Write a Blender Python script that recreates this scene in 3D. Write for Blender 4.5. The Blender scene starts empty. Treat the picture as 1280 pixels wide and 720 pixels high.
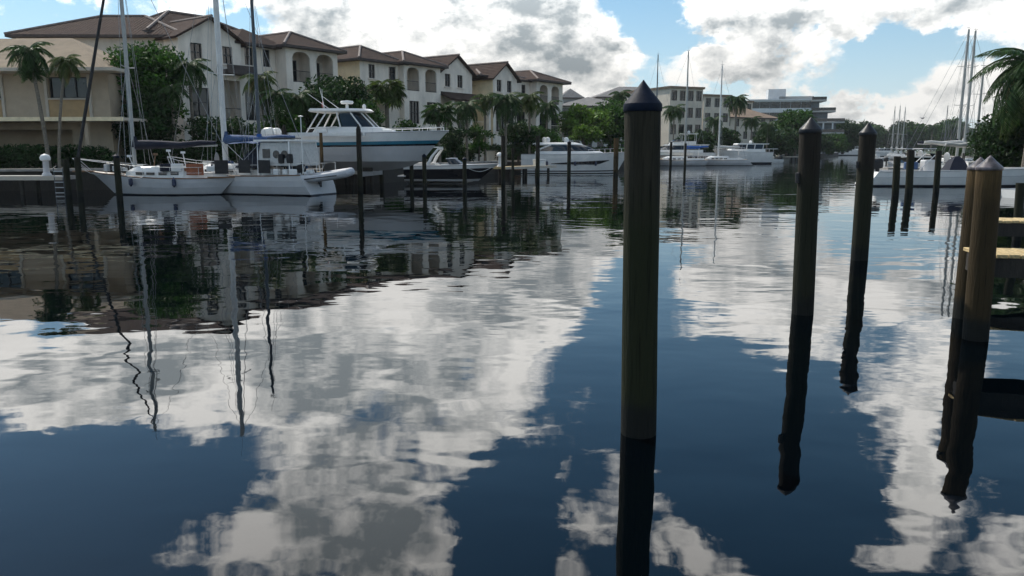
import bpy, bmesh, math, random
import numpy as np
from mathutils import Vector, Matrix
random.seed(7)
rng = np.random.default_rng(11)
S = bpy.context.scene
COL = S.collection
R = math.radians
# ------------------------------------------------------------------ camera
FPX, PITCH, CAMH = 980.0, R(10.0), 2.5
cam = bpy.data.cameras.new('camera'); camo = bpy.data.objects.new('camera', cam); COL.objects.link(camo)
camo.location = (0, 0, CAMH); camo.rotation_euler = (R(90) - PITCH, 0, 0)
cam.sensor_width = 36; cam.lens = FPX / 1280 * 36; cam.clip_end = 6000; cam.clip_start = 0.05
S.camera = camo
S.view_settings.view_transform = 'Standard'; S.view_settings.look = 'None'
S.view_settings.exposure = 0.1; S.view_settings.gamma = 1
# ------------------------------------------------------------------ sky and sun
SUN_AZ, SUN_EL = R(-42), R(47)          # azimuth measured from +Y towards +X
SUN_DIR = Vector((math.sin(SUN_AZ) * math.cos(SUN_EL), math.cos(SUN_AZ) * math.cos(SUN_EL), math.sin(SUN_EL)))
sun = bpy.data.lights.new('sun', 'SUN'); suno = bpy.data.objects.new('sun', sun); COL.objects.link(suno)
sun.energy = 4.2; sun.angle = R(0.6); sun.color = (1.0, 0.94, 0.84)
suno.rotation_euler = (-SUN_DIR).to_track_quat('-Z', 'Y').to_euler()

def ray(px, py):
    x = (px - 640) / FPX; v = (360 - py) / FPX
    return x, math.cos(PITCH) + v * math.sin(PITCH), v * math.cos(PITCH) - math.sin(PITCH)
def Wy(px, py, Y):
    x, y, z = ray(px, py); t = Y / y
    return Vector((x * t, Y, CAMH + z * t))
def Wz(px, py, Z=0.0):
    x, y, z = ray(px, py); t = (Z - CAMH) / z
    return Vector((x * t, y * t, Z))
def skydir(px, py):
    x, y, z = ray(px, py)
    return math.degrees(math.atan2(x, y)), math.degrees(math.asin(abs(z) / math.sqrt(x * x + y * y + z * z)))

world = bpy.data.worlds.new('World'); S.world = world; world.use_nodes = True
def build_world():
    nt = world.node_tree; nt.nodes.clear()
    N = nt.nodes.new; Lk = nt.links.new
    def inp(sock, v):
        if isinstance(v, bpy.types.NodeSocket): Lk(v, sock)
        else: sock.default_value = v
    def math_(op, a, b=0.0, c=None, clamp=False):
        n = N('ShaderNodeMath'); n.operation = op; n.use_clamp = clamp
        inp(n.inputs[0], a); inp(n.inputs[1], b)
        if c is not None: inp(n.inputs[2], c)
        return n.outputs[0]
    def vec(op, a, b=(0, 0, 0), out=0):
        n = N('ShaderNodeVectorMath'); n.operation = op
        inp(n.inputs[0], a)
        if op == 'SCALE': inp(n.inputs['Scale'], b)
        else: inp(n.inputs[1], b)
        return n.outputs['Value'] if op in ('DOT_PRODUCT', 'LENGTH') else n.outputs[0]
    def noise(v, scale, detail, rough=0.55, out='Fac'):
        n = N('ShaderNodeTexNoise'); inp(n.inputs['Vector'], v)
        n.inputs['Scale'].default_value = scale; n.inputs['Detail'].default_value = detail; n.inputs['Roughness'].default_value = rough
        return n.outputs[out]
    def smooth(v, a, b, c0=0.0, c1=1.0):
        n = N('ShaderNodeMapRange'); n.interpolation_type = 'SMOOTHSTEP'; inp(n.inputs[0], v)
        n.inputs[1].default_value = a; n.inputs[2].default_value = b; n.inputs[3].default_value = c0; n.inputs[4].default_value = c1
        return n.outputs[0]
    tc = N('ShaderNodeTexCoord'); D = vec('NORMALIZE', tc.outputs['Generated'])
    sp = N('ShaderNodeSeparateXYZ'); Lk(D, sp.inputs[0]); x, y, z = sp.outputs
    az = math_('MULTIPLY', math_('ARCTAN2', x, y), 57.29578)
    el = math_('MULTIPLY', math_('ARCSINE', z), 57.29578)
    cb = N('ShaderNodeCombineXYZ'); Lk(az, cb.inputs[0]); Lk(el, cb.inputs[1]); P = cb.outputs[0]
    # flatten the noise space a little so that clouds are wider than high
    Ds = vec('MULTIPLY', D, (1.0, 1.0, 1.5))
    w1 = vec('SCALE', vec('SUBTRACT', noise(Ds, 6.5, 3, 0.5, 'Color'), (.5, .5, .5)), 6.5)
    w2 = vec('SCALE', vec('SUBTRACT', noise(Ds, 24, 6, 0.62, 'Color'), (.5, .5, .5)), 5.0)
    Pw = vec('ADD', vec('ADD', P, w1), w2)
    def blobs(lst, src):
        acc = None
        for px, py, rx, ry, amp in lst:
            a, e = skydir(px, py)
            k = 0.056
            d = vec('MULTIPLY', vec('SUBTRACT', src, (a, e, 0)), (1 / (rx * k * 1.45), 1 / (ry * k * 1.45), 0))
            d2 = vec('DOT_PRODUCT', d, d)
            g = math_('MAXIMUM', math_('MULTIPLY_ADD', d2, -amp, amp), 0.0) if amp > 0 else math_('MINIMUM', math_('MULTIPLY_ADD', d2, -amp, amp), 0.0)
            acc = g if acc is None else math_('ADD', acc, g)
        return acc
    S_ = blobs(CLOUDS, Pw)
    T_ = blobs(CORES, Pw)
    T_ = math_('MULTIPLY', T_, smooth(noise(vec('ADD', Ds, (7.3, .2, 2.2)), 19, 8, .6), .33, .64, 1.05, .42))
    # the rest of the sky: the same kind of scattered cumulus
    inx = smooth(math_('ABSOLUTE', az), 34, 52); ine = smooth(el, 28, 42)
    wout = math_('MAXIMUM', inx, ine)
    gen = math_('MULTIPLY', math_('MULTIPLY_ADD', noise(Ds, 3.2, 2), 5.0, -2.15), wout)
    F = noise(Ds, 15, 10, 0.60)
    F2 = noise(vec('ADD', Ds, tuple(SUN_DIR * 0.020 + Vector((0, 0, .014)))), 15, 10, 0.60)
    dens = math_('ADD', math_('ADD', S_, gen), math_('MULTIPLY_ADD', F, 3.1, -2.14))
    mask = smooth(dens, -0.10, 0.75)
    thick = math_('ADD', math_('ADD', smooth(dens, 0.55, 1.5, 0.0, 0.40), T_), math_('MULTIPLY', math_('SUBTRACT', F, F2), -3.2))
    thick = math_('ADD', thick, math_('MULTIPLY', smooth(noise(vec('ADD', Ds, (3.1, 1.7, .4)), 7, 4, .5), .42, .66, -.10, .30), smooth(dens, .1, .7)))
    thick = math_('MINIMUM', math_('MAXIMUM', thick, 0.0), 1.0)
    mix = N('ShaderNodeMix'); mix.data_type = 'RGBA'; Lk(thick, mix.inputs[0])
    mix.inputs[6].default_value = (1.0, 0.985, 0.95, 1); mix.inputs[7].default_value = (0.28, 0.315, 0.335, 1)
    # clouds higher up are nearer the sun and less veiled by haze
    br = smooth(el, 3, 22, CLOUD_LO, CLOUD_HI)
    ccol = vec('SCALE', mix.outputs[2], br)
    sky = N('ShaderNodeTexSky'); sky.sky_type = 'NISHITA'; sky.sun_disc = False
    sky.sun_elevation = SUN_EL; sky.sun_rotation = SUN_AZ; sky.air_density = 1.0; sky.dust_density = 0.3; sky.ozone_density = 5.0; sky.altitude = 0
    hs = N('ShaderNodeHueSaturation'); hs.inputs['Saturation'].default_value = 1.12; hs.inputs['Hue'].default_value = .485; Lk(sky.outputs[0], hs.inputs['Color'])
    bg1 = N('ShaderNodeBackground'); Lk(hs.outputs[0], bg1.inputs[0]); bg1.inputs[1].default_value = SKY_STR
    bg2 = N('ShaderNodeBackground'); Lk(ccol, bg2.inputs[0]); bg2.inputs[1].default_value = 1.0
    hz = N('ShaderNodeBackground'); hz.inputs[0].default_value = (.62, .72, .80, 1); hz.inputs[1].default_value = .98
    hm = N('ShaderNodeMixShader'); Lk(math_('MULTIPLY', math_('POWER', 2.718, math_('MULTIPLY', math_('ABSOLUTE', el), -.15)), .92), hm.inputs[0]); Lk(bg1.outputs[0], hm.inputs[1]); Lk(hz.outputs[0], hm.inputs[2])
    ms = N('ShaderNodeMixShader'); Lk(mask, ms.inputs[0]); Lk(hm.outputs[0], ms.inputs[1]); Lk(bg2.outputs[0], ms.inputs[2])
    out = N('ShaderNodeOutputWorld'); Lk(ms.outputs[0], out.inputs[0])
SKY_STR, CLOUD_LO, CLOUD_HI = 0.115, 0.86, 3.6
world.cycles.sampling_method = 'MANUAL'; world.cycles.sample_map_resolution = 512
S.cycles.adaptive_threshold = .03; S.cycles.max_bounces = 6
# cloud banks: picture position where each is seen, directly or mirrored, radii in picture units, density
CLOUDS = [(100,2,130,16,.8),(235,18,60,12,.5),(405,20,75,45,1.1),(455,52,70,35,1.0),(555,45,80,65,1.2),(660,50,110,75,1.3),(745,55,55,45,.9),(800,95,100,28,.9),(620,115,120,30,.6),
 (960,45,100,48,1.1),(935,88,80,26,.8),(1010,95,70,25,.6),(900,5,60,20,.7),(1130,10,150,28,1.1),(1250,15,60,30,.9),(1150,135,150,36,1.0),(1235,95,80,35,.7),(1060,150,120,22,.7),
 (60,480,120,60,1.2),(70,425,130,40,.9),(270,420,90,40,.6),(200,480,130,70,1.2),(330,430,120,80,1.0),(440,560,110,150,1.3),(330,680,90,60,1.1),(500,690,70,70,1.1),
 (620,450,110,100,1.2),(600,560,55,50,1.0),(560,380,160,70,1.0),(920,385,110,55,1.1),(965,430,60,50,.7),
 (1110,520,65,130,1.1),(1150,650,45,80,1.0),(1200,470,60,60,.6),(770,645,75,50,1.05),(700,690,45,35,.9),(845,690,40,28,.8),(730,570,40,20,.6),(940,716,100,24,1.1),(1262,690,50,50,1.0),(938,562,24,18,.9),(690,592,18,9,.8),(860,470,25,10,.6),(880,585,16,10,.6),(560,680,30,30,.6),(150,650,32,22,.85),(215,560,30,14,.5),
 (80,630,130,60,-1.0),(220,610,60,40,-.7),(640,650,50,70,-1.2),(890,520,90,80,-1.1),(1020,610,55,80,-1.0),(1260,580,60,40,-.5),(820,20,55,40,-.6),(60,50,120,30,-.5),(270,40,50,30,-.5),(1110,88,90,26,-.8),(830,30,60,40,-.5)]
CORES = [(435,580,100,135,1.15),(560,440,70,50,.35),(1120,560,30,70,.3),(200,470,50,30,.3),(690,45,60,50,.6),(540,40,40,30,.25),(1010,55,60,26,.45),(1190,40,90,20,.3),(330,430,90,40,.4),(70,475,80,40,.35),(700,100,80,25,.2),(930,30,40,25,.25)]
build_world()

# ------------------------------------------------------------------ mesh helpers
class MB:
    def __init__(s): s.v = []; s.f = []; s.m = []
    def add(s, pts, faces, m=0):
        o = len(s.v); s.v += [tuple(p) for p in pts]
        for f in faces: s.f.append([i + o for i in f]); s.m.append(m)
    def box(s, c, size, m=0, rz=0.0, M=None, bevel=0.0):
        x, y, z = (q / 2 for q in size)
        if bevel:
            b = min(bevel, x * .49, y * .49, z * .49); pts = []
            pr = [(-x + b, -y), (x - b, -y), (x, -y + b), (x, y - b), (x - b, y), (-x + b, y), (-x, y - b), (-x, -y + b)]
            ins = [(-x + b, -y + b), (x - b, -y + b), (x - b, -y + b), (x - b, y - b), (x - b, y - b), (-x + b, y - b), (-x + b, y - b), (-x + b, -y + b)]
            for zz, ring in ((-z, pr), (z - b, pr), (z, [(p[0] * .5 + q[0] * .5, p[1] * .5 + q[1] * .5) for p, q in zip(pr, ins)])):
                pts += [(p[0], p[1], zz) for p in ring]
            fc = [[7, 6, 5, 4, 3, 2, 1, 0], [16 + i for i in range(8)]]
            for k in (0, 8):
                for i in range(8): fc.append([k + i, k + (i + 1) % 8, k + 8 + (i + 1) % 8, k + 8 + i])
        else:
            pts = [(-x, -y, -z), (x, -y, -z), (x, y, -z), (-x, y, -z), (-x, -y, z), (x, -y, z), (x, y, z), (-x, y, z)]
            fc = [[3, 2, 1, 0], [4, 5, 6, 7], [0, 1, 5, 4], [1, 2, 6, 5], [2, 3, 7, 6], [3, 0, 4, 7]]
        if M is None: M = Matrix.Rotation(rz, 3, 'Z')
        c = Vector(c); s.add([M @ Vector(p) + c for p in pts], fc, m)
        return s
    def quad(s, a, b, c, d, m=0): s.add([a, b, c, d], [[0, 1, 2, 3]], m); return s
    def poly(s, pts, m=0): s.add(pts, [list(range(len(pts)))], m); return s
    def rings(s, rings, m=0, cap0=True, cap1=True, closed=True, mrow=None):
        n = len(rings[0]); o = len(s.v)
        for r in rings: s.v += [tuple(p) for p in r]
        for k in range(len(rings) - 1):
            for i in range(n if closed else n - 1):
                j = (i + 1) % n
                s.f.append([o + k * n + i, o + k * n + j, o + (k + 1) * n + j, o + (k + 1) * n + i]); s.m.append(mrow[k] if mrow else m)
        if cap0: s.f.append([o + i for i in reversed(range(n))]); s.m.append(mrow[0] if mrow else m)
        if cap1: s.f.append([o + (len(rings) - 1) * n + i for i in range(n)]); s.m.append(mrow[-1] if mrow else m)
        return s
    def tube(s, pts, r, n=6, m=0, cap=True):
        pts = [Vector(p) for p in pts]
        rs = r if isinstance(r, (list, tuple)) else [r] * len(pts)
        up = None; rings = []
        for i, p in enumerate(pts):
            t = (pts[min(i + 1, len(pts) - 1)] - pts[max(i - 1, 0)]).normalized()
            if up is None:
                up = Vector((0, 0, 1)) if abs(t.z) < .9 else Vector((1, 0, 0))
            a = t.cross(up)
            if a.length < 1e-5: a = t.cross(Vector((0, 1, 0)))
            a.normalize(); b = t.cross(a).normalized(); up = -b if False else up
            rings.append([p + (a * math.cos(q) + b * math.sin(q)) * rs[i] for q in [2 * math.pi * k / n for k in range(n)]])
        s.rings(rings, m, cap, cap); return s
    def lathe(s, prof, n=12, c=(0, 0, 0), m=0, mrow=None, M=None):
        c = Vector(c); rings = []
        for r, z in prof:
            ring = [Vector((r * math.cos(2 * math.pi * k / n), r * math.sin(2 * math.pi * k / n), z)) for k in range(n)]
            if M is not None: ring = [M @ p for p in ring]
            rings.append([p + c for p in ring])
        s.rings(rings, m, True, True, True, mrow); return s
    def mesh(s, name, mats, smooth=False):
        me = bpy.data.meshes.new(name); me.from_pydata(s.v, [], s.f)
        for mt in (mats if isinstance(mats, (list, tuple)) else [mats]): me.materials.append(mt)
        me.polygons.foreach_set('material_index', s.m)
        bm = bmesh.new(); bm.from_mesh(me); bmesh.ops.recalc_face_normals(bm, faces=bm.faces); bm.to_mesh(me); bm.free()
        if smooth:
            me.polygons.foreach_set('use_smooth', [True] * len(me.polygons))
            me.set_sharp_from_angle(angle=R(smooth if smooth is not True else 40))
        me.update(); return me
    def build(s, name, mats, parent=None, smooth=False, loc=None, kind=None):
        o = bpy.data.objects.new(name, s.mesh(name, mats, smooth)); COL.objects.link(o)
        if parent is not None: o.parent = parent
        if loc is not None: o.location = loc
        if kind: o['kind'] = kind
        return o
def put(name, me, parent, loc=(0, 0, 0), rot=(0, 0, 0), scale=None):
    o = bpy.data.objects.new(name, me); COL.objects.link(o); o.parent = parent; o.location = loc; o.rotation_euler = rot
    if scale is not None: o.scale = scale if not isinstance(scale, (int, float)) else (scale,) * 3
    return o
def tag(o, label, cat, group=None):
    o['label'] = label; o['category'] = cat
    if group: o['group'] = group
    return o
def thing(name, label, cat, loc=(0, 0, 0), rz=0.0, group=None):
    o = bpy.data.objects.new(name, None); COL.objects.link(o); o.location = loc; o.rotation_euler = (0, 0, rz)
    o.empty_display_size = .3
    return tag(o, label, cat, group)
def copy_tree(o, parent=None):
    c = o.copy(); COL.objects.link(c); c.parent = parent
    for ch in [q for q in o.children]: copy_tree(ch, c)
    return c
def lerp(a, b, t): return a + (b - a) * t

# ------------------------------------------------------------------ materials
MATS = {}
def mat(name, col, rough=.6, var=.15, scale=3.0, bump=0.0, bscale=20.0, metal=0.0, spec=.5, island=0.0, stretch=(1, 1, 1), col2=None, alpha=None, trans=0.0):
    if name in MATS: return MATS[name]
    m = bpy.data.materials.new(name); m.use_nodes = True; nt = m.node_tree; b = nt.nodes['Principled BSDF']
    N = nt.nodes.new; Lk = nt.links.new
    ge = N('ShaderNodeNewGeometry'); tcn = N('ShaderNodeTexCoord')
    mp = N('ShaderNodeMapping'); mp.inputs['Scale'].default_value = stretch; Lk(tcn.outputs['Object'], mp.inputs[0])
    nz = N('ShaderNodeTexNoise'); nz.inputs['Scale'].default_value = scale; nz.inputs['Detail'].default_value = 6; nz.inputs['Roughness'].default_value = .65
    Lk(mp.outputs[0], nz.inputs[0])
    rp = N('ShaderNodeMapRange'); rp.inputs[1].default_value = .3; rp.inputs[2].default_value = .7; Lk(nz.outputs[0], rp.inputs[0])
    mx = N('ShaderNodeMix'); mx.data_type = 'RGBA'; Lk(rp.outputs[0], mx.inputs[0])
    c2 = col2 or tuple(c * (1 - 2 * var) for c in col); c1 = col if col2 else tuple(min(c * (1 + var), .95) for c in col)
    mx.inputs[6].default_value = (*c1, 1); mx.inputs[7].default_value = (*c2, 1)
    last = mx.outputs[2]
    if island:
        hs = N('ShaderNodeHueSaturation'); Lk(last, hs.inputs['Color'])
        mr = N('ShaderNodeMapRange'); mr.inputs[3].default_value = 1 - island; mr.inputs[4].default_value = 1 + island
        Lk(ge.outputs['Random Per Island'], mr.inputs[0]); Lk(mr.outputs[0], hs.inputs['Value'])
        last = hs.outputs[0]
    Lk(last, b.inputs['Base Color'])
    b.inputs['Roughness'].default_value = rough; b.inputs['Metallic'].default_value = metal; b.inputs['Specular IOR Level'].default_value = spec
    if bump:
        n2 = N('ShaderNodeTexNoise'); n2.inputs['Scale'].default_value = bscale; n2.inputs['Detail'].default_value = 4; Lk(mp.outputs[0], n2.inputs[0])
        bp = N('ShaderNodeBump'); bp.inputs['Strength'].default_value = bump; bp.inputs['Distance'].default_value = .02
        Lk(n2.outputs[0], bp.inputs['Height']); Lk(bp.outputs[0], b.inputs['Normal'])
    if trans:                                   # thin leaves let light through
        tr = N('ShaderNodeBsdfTranslucent'); Lk(last, tr.inputs[0]); ms = N('ShaderNodeMixShader'); ms.inputs[0].default_value = trans
        Lk(b.outputs[0], ms.inputs[1]); Lk(tr.outputs[0], ms.inputs[2]); Lk(ms.outputs[0], nt.nodes['Material Output'].inputs[0])
    MATS[name] = m; return m
def tile_mat(name, col, col2):
    m = mat(name, col, .95, .25, 1.2, col2=col2, spec=.08); nt = m.node_tree; N = nt.nodes.new; Lk = nt.links.new
    b = nt.nodes['Principled BSDF']; tcn = N('ShaderNodeTexCoord')
    w = N('ShaderNodeTexWave'); w.wave_type = 'BANDS'; w.bands_direction = 'X'; w.inputs['Scale'].default_value = 1.0; w.inputs['Distortion'].default_value = .3
    Lk(tcn.outputs['Object'], w.inputs[0])
    w2 = N('ShaderNodeTexWave'); w2.wave_type = 'BANDS'; w2.bands_direction = 'Z'; w2.wave_profile = 'SAW'; w2.inputs['Scale'].default_value = 1.6; w2.inputs['Distortion'].default_value = .5
    Lk(tcn.outputs['Object'], w2.inputs[0])
    ad = N('ShaderNodeMath'); Lk(w.outputs[1], ad.inputs[0]); Lk(w2.outputs[1], ad.inputs[1])
    bp = N('ShaderNodeBump'); bp.inputs['Strength'].default_value = .8; bp.inputs['Distance'].default_value = .06; Lk(ad.outputs[0], bp.inputs['Height'])
    Lk(bp.outputs[0], b.inputs['Normal']); return m
def glass_mat(name, col=(.012, .016, .02), rough=.06):
    m = mat(name, col, rough, .2, 1.5, spec=.6); return m
stucco = mat('stucco_white', (.79, .705, .61), .9, .13, .9, .3, 30, stretch=(1, 1, .3))
cream = mat('stucco_cream', (.72, .60, .40), .9, .08, 1.2, .3, 30)
tan_stucco = mat('stucco_tan', (.43, .345, .25), .9, .08, .8, .3, 30)
tan_panel = mat('panel_ochre', (.42, .28, .14), .8, .1, 1.5)
pale_trim = mat('pale_trim', (.5, .44, .36), .8, .08, 2)
yellow_trim = mat('fascia_yellow', (.78, .66, .44), .7, .1, 2)
tile = tile_mat('roof_tile', (.082, .056, .046), (.048, .035, .031))
tile_tan = mat('roof_shingle_tan', (.27, .22, .165), .95, .1, 1.0, .4, 14, spec=.08)
ridge_m = mat('ridge_tile', (.20, .16, .14), .8, .2, 4)
fascia_m = mat('fascia_brown', (.06, .045, .04), .7, .2, 3)
frame_m = mat('window_frame', (.05, .05, .05), .5, .2, 4)
glass = glass_mat('window_glass')
rail_m = mat('railing', (.03, .03, .032), .5, .2, 5)
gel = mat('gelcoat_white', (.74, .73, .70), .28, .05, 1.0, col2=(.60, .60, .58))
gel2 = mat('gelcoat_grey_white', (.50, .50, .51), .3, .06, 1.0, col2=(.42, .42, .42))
deck_m = mat('deck_offwhite', (.60, .57, .52), .6, .1, 3)
teak = mat('teak', (.22, .12, .06), .6, .25, 8, stretch=(1, 6, 6))
blackhull = mat('hull_black', (.012, .012, .016), .2, .2, 2)
antifoul = mat('antifouling_dark', (.012, .016, .03), .6, .3, 3)
teal = mat('stripe_teal', (.02, .16, .24), .3, .1, 2)
navy = mat('canvas_navy', (.007, .010, .024), .85, .2, 6, .5, 12)
blue = mat('canvas_blue', (.035, .075, .17), .85, .2, 6, .5, 12)
brightblue = mat('canvas_bright_blue', (.02, .10, .36), .85, .2, 6, .5, 12)
offcanvas = mat('canvas_white', (.5, .5, .48), .85, .1, 6, .5, 12)
black = mat('black_rubber', (.015, .015, .016), .7, .2, 6)
alu = mat('mast_aluminium', (.38, .38, .36), .45, .08, 3, metal=.2)
mastwhite = mat('mast_white', (.62, .62, .60), .4, .06, 3)
darkmast = mat('mast_dark', (.06, .075, .09), .5, .15, 3)
steel = mat('stainless', (.6, .6, .6), .3, .05, 5, metal=.6)
wire_m = mat('rigging_wire', (.30, .30, .30), .5, .1, 5, metal=.3)
rubber_grey = mat('inflatable_grey', (.42, .43, .45), .6, .1, 3)
orange_box = mat('varnished_orange', (.30, .085, .03), .5, .2, 4)
red_m = mat('red_paint', (.35, .04, .03), .5, .2, 4)
concrete = mat('concrete', (.34, .32, .29), .9, .25, 1.5, .5, 12)
dockwood = mat('dock_wood', (.55, .41, .20), .8, .25, 5, .5, 30, stretch=(6, 1, 6))
darkwood = mat('dark_wet_wood', (.028, .023, .017), .75, .3, 5, .6, 20, stretch=(4, 4, .7))
white_plastic = mat('white_plastic', (.7, .7, .68), .45, .06, 3)
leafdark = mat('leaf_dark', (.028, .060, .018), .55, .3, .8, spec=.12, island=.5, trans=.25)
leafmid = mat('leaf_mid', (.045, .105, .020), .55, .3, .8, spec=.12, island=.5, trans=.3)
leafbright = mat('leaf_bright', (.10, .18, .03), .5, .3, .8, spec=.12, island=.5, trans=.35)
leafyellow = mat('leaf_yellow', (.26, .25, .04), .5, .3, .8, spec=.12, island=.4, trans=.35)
frond_m = mat('palm_frond', (.042, .085, .024), .5, .3, 1.5, spec=.12, island=.45, trans=.3)
frond_b = mat('palm_frond_bright', (.075, .11, .03), .5, .3, 1.5, spec=.12, island=.45, trans=.35)
frond_dry = mat('palm_frond_dry', (.20, .17, .07), .6, .3, 1.5, spec=.12, island=.4, trans=.3)
bark = mat('bark', (.10, .08, .06), .9, .3, 4, .8, 20)
palmbark = mat('palm_bark', (.19, .165, .13), .9, .3, 5, .8, 14, stretch=(1, 1, 5))
grass_m = mat('lawn', (.035, .055, .018), .9, .3, .8, .5, 8)
def pile_mat(name, c1, c2, algae):
    m = mat(name, c1, .85, .2, 3, col2=c2, stretch=(7, 7, .6)); nt = m.node_tree; N = nt.nodes.new; Lk = nt.links.new
    b = nt.nodes['Principled BSDF']; base = b.inputs['Base Color'].links[0].from_socket
    tcn = N('ShaderNodeTexCoord'); sp = N('ShaderNodeSeparateXYZ'); Lk(tcn.outputs['Object'], sp.inputs[0])
    nz = N('ShaderNodeTexNoise'); nz.inputs['Scale'].default_value = 6; nz.inputs['Detail'].default_value = 5; Lk(tcn.outputs['Object'], nz.inputs[0])
    ad = N('ShaderNodeMath'); ad.operation = 'MULTIPLY_ADD'; Lk(nz.outputs[0], ad.inputs[0]); ad.inputs[1].default_value = .35; Lk(sp.outputs[2], ad.inputs[2])
    def band(a, c, col, src):
        r = N('ShaderNodeMapRange'); r.interpolation_type = 'SMOOTHSTEP'; Lk(ad.outputs[0], r.inputs[0]); r.inputs[1].default_value = a; r.inputs[2].default_value = c
        r.inputs[3].default_value = 1; r.inputs[4].default_value = 0
        x = N('ShaderNodeMix'); x.data_type = 'RGBA'; Lk(r.outputs[0], x.inputs[0]); Lk(src, x.inputs[6]); x.inputs[7].default_value = (*col, 1); return x.outputs[2]
    s1 = band(1.9, 2.5, algae, base)            # green growth below the splash line
    s2 = band(.35, .60, (.012, .013, .011), s1)   # wet, tarred tide band
    # long drying cracks
    mc = N('ShaderNodeMapping'); mc.inputs['Scale'].default_value = (22, 22, .9); Lk(tcn.outputs['Object'], mc.inputs[0])
    nc = N('ShaderNodeTexNoise'); nc.inputs['Scale'].default_value = 1.6; nc.inputs['Detail'].default_value = 3; Lk(mc.outputs[0], nc.inputs[0])
    rc = N('ShaderNodeMapRange'); Lk(nc.outputs[0], rc.inputs[0]); rc.inputs[1].default_value = .30; rc.inputs[2].default_value = .40; rc.inputs[3].default_value = .35; rc.inputs[4].default_value = 1.0
    mc2 = N('ShaderNodeMix'); mc2.data_type = 'RGBA'; mc2.blend_type = 'MULTIPLY'; mc2.inputs[0].default_value = 1.0; Lk(s2, mc2.inputs[6]); Lk(rc.outputs[0], mc2.inputs[7])
    Lk(mc2.outputs[2], b.inputs['Base Color']); b.inputs['Specular IOR Level'].default_value = .2
    n2 = N('ShaderNodeTexNoise'); n2.inputs['Scale'].default_value = 9; n2.inputs['Detail'].default_value = 7
    mp = N('ShaderNodeMapping'); mp.inputs['Scale'].default_value = (8, 8, .5); Lk(tcn.outputs['Object'], mp.inputs[0]); Lk(mp.outputs[0], n2.inputs[0])
    bp = N('ShaderNodeBump'); bp.inputs['Strength'].default_value = .7; bp.inputs['Distance'].default_value = .02; Lk(n2.outputs[0], bp.inputs['Height']); Lk(bp.outputs[0], b.inputs['Normal'])
    return m
pile_wood = pile_mat('pile_wood', (.038, .034, .023), (.019, .018, .012), (.020, .023, .010))
pile_dark = pile_mat('pile_wood_dark', (.030, .025, .019), (.016, .014, .011), (.020, .021, .012))
pile_new = pile_mat('pile_wood_new', (.125, .080, .033), (.05, .033, .015), (.040, .028, .013))
cap_black = mat('pile_cap_black', (.006, .011, .024), .6, .2, 6, .15, 30, spec=.12)
cap_pale = mat('pile_cap_grey', (.012, .014, .018), .42, .2, 6, .15, 30, spec=.25)
cap_metal = mat('pile_cap_worn', (.10, .085, .09), .35, .5, 9, .3, 20)

# ------------------------------------------------------------------ water
def water_mat():
    m = bpy.data.materials.new('canal_water'); m.use_nodes = True; nt = m.node_tree; N = nt.nodes.new; Lk = nt.links.new
    b = nt.nodes['Principled BSDF']
    b.inputs['Base Color'].default_value = (.0004, .0013, .0022, 1); b.inputs['Roughness'].default_value = 0.015; b.inputs['IOR'].default_value = WATER_IOR
    ge = N('ShaderNodeNewGeometry')
    def nz(scale, det, st, dist=0.0):
        mp = N('ShaderNodeMapping'); mp.inputs['Scale'].default_value = st; mp.inputs['Rotation'].default_value = (0, 0, R(8)); Lk(ge.outputs['Position'], mp.inputs[0])
        n = N('ShaderNodeTexNoise'); n.inputs['Scale'].default_value = scale; n.inputs['Detail'].default_value = det; n.inputs['Distortion'].default_value = dist; Lk(mp.outputs[0], n.inputs[0]); return n.outputs[0]
    def bump(h, dist, prev=None, strength=1.0):
        bp = N('ShaderNodeBump'); bp.inputs['Distance'].default_value = dist; bp.inputs['Strength'].default_value = 1.0
        if isinstance(strength, bpy.types.NodeSocket): Lk(strength, bp.inputs['Strength'])
        else: bp.inputs['Strength'].default_value = strength
        Lk(h, bp.inputs['Height'])
        if prev is not None: Lk(prev, bp.inputs['Normal'])
        return bp.outputs[0]
    # calm and breezy patches
    pat = N('ShaderNodeMapRange'); pat.interpolation_type = 'SMOOTHSTEP'; pat.inputs[1].default_value = .40; pat.inputs[2].default_value = .62; pat.inputs[3].default_value = .45; pat.inputs[4].default_value = 1.0
    Lk(nz(.07, 2, (1, 2, 1)), pat.inputs[0])
    # sheltered between the piers, livelier out in the open canal
    sp = N('ShaderNodeSeparateXYZ'); Lk(ge.outputs['Position'], sp.inputs[0])
    op = N('ShaderNodeMapRange'); op.interpolation_type = 'SMOOTHSTEP'; op.inputs[1].default_value = 5; op.inputs[2].default_value = 26; op.inputs[3].default_value = .80; op.inputs[4].default_value = 1.0; Lk(sp.outputs[1], op.inputs[0])
    pw = N('ShaderNodeMath'); pw.operation = 'MULTIPLY'; Lk(pat.outputs[0], pw.inputs[0]); Lk(op.outputs[0], pw.inputs[1])
    n1 = bump(nz(.28, 1.5, (.8, 1.3, 1)), W_BIG)
    n2 = bump(nz(1.25, .5, (.9, 1.2, 1), .5), W_MID, n1, pw.outputs[0])
    n3 = bump(nz(4.0, .5, (.8, 1.3, 1)), W_SMALL, n2, pw.outputs[0])
    Lk(n3, b.inputs['Normal'])
    return m
WATER_IOR, W_BIG, W_MID, W_SMALL = 1.36, .024, .0088, .0015
mb = MB(); mb.quad((-900, -60, 0), (900, -60, 0), (900, 1500, 0), (-900, 1500, 0)); mb.build('water', water_mat(), kind='structure')

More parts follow.
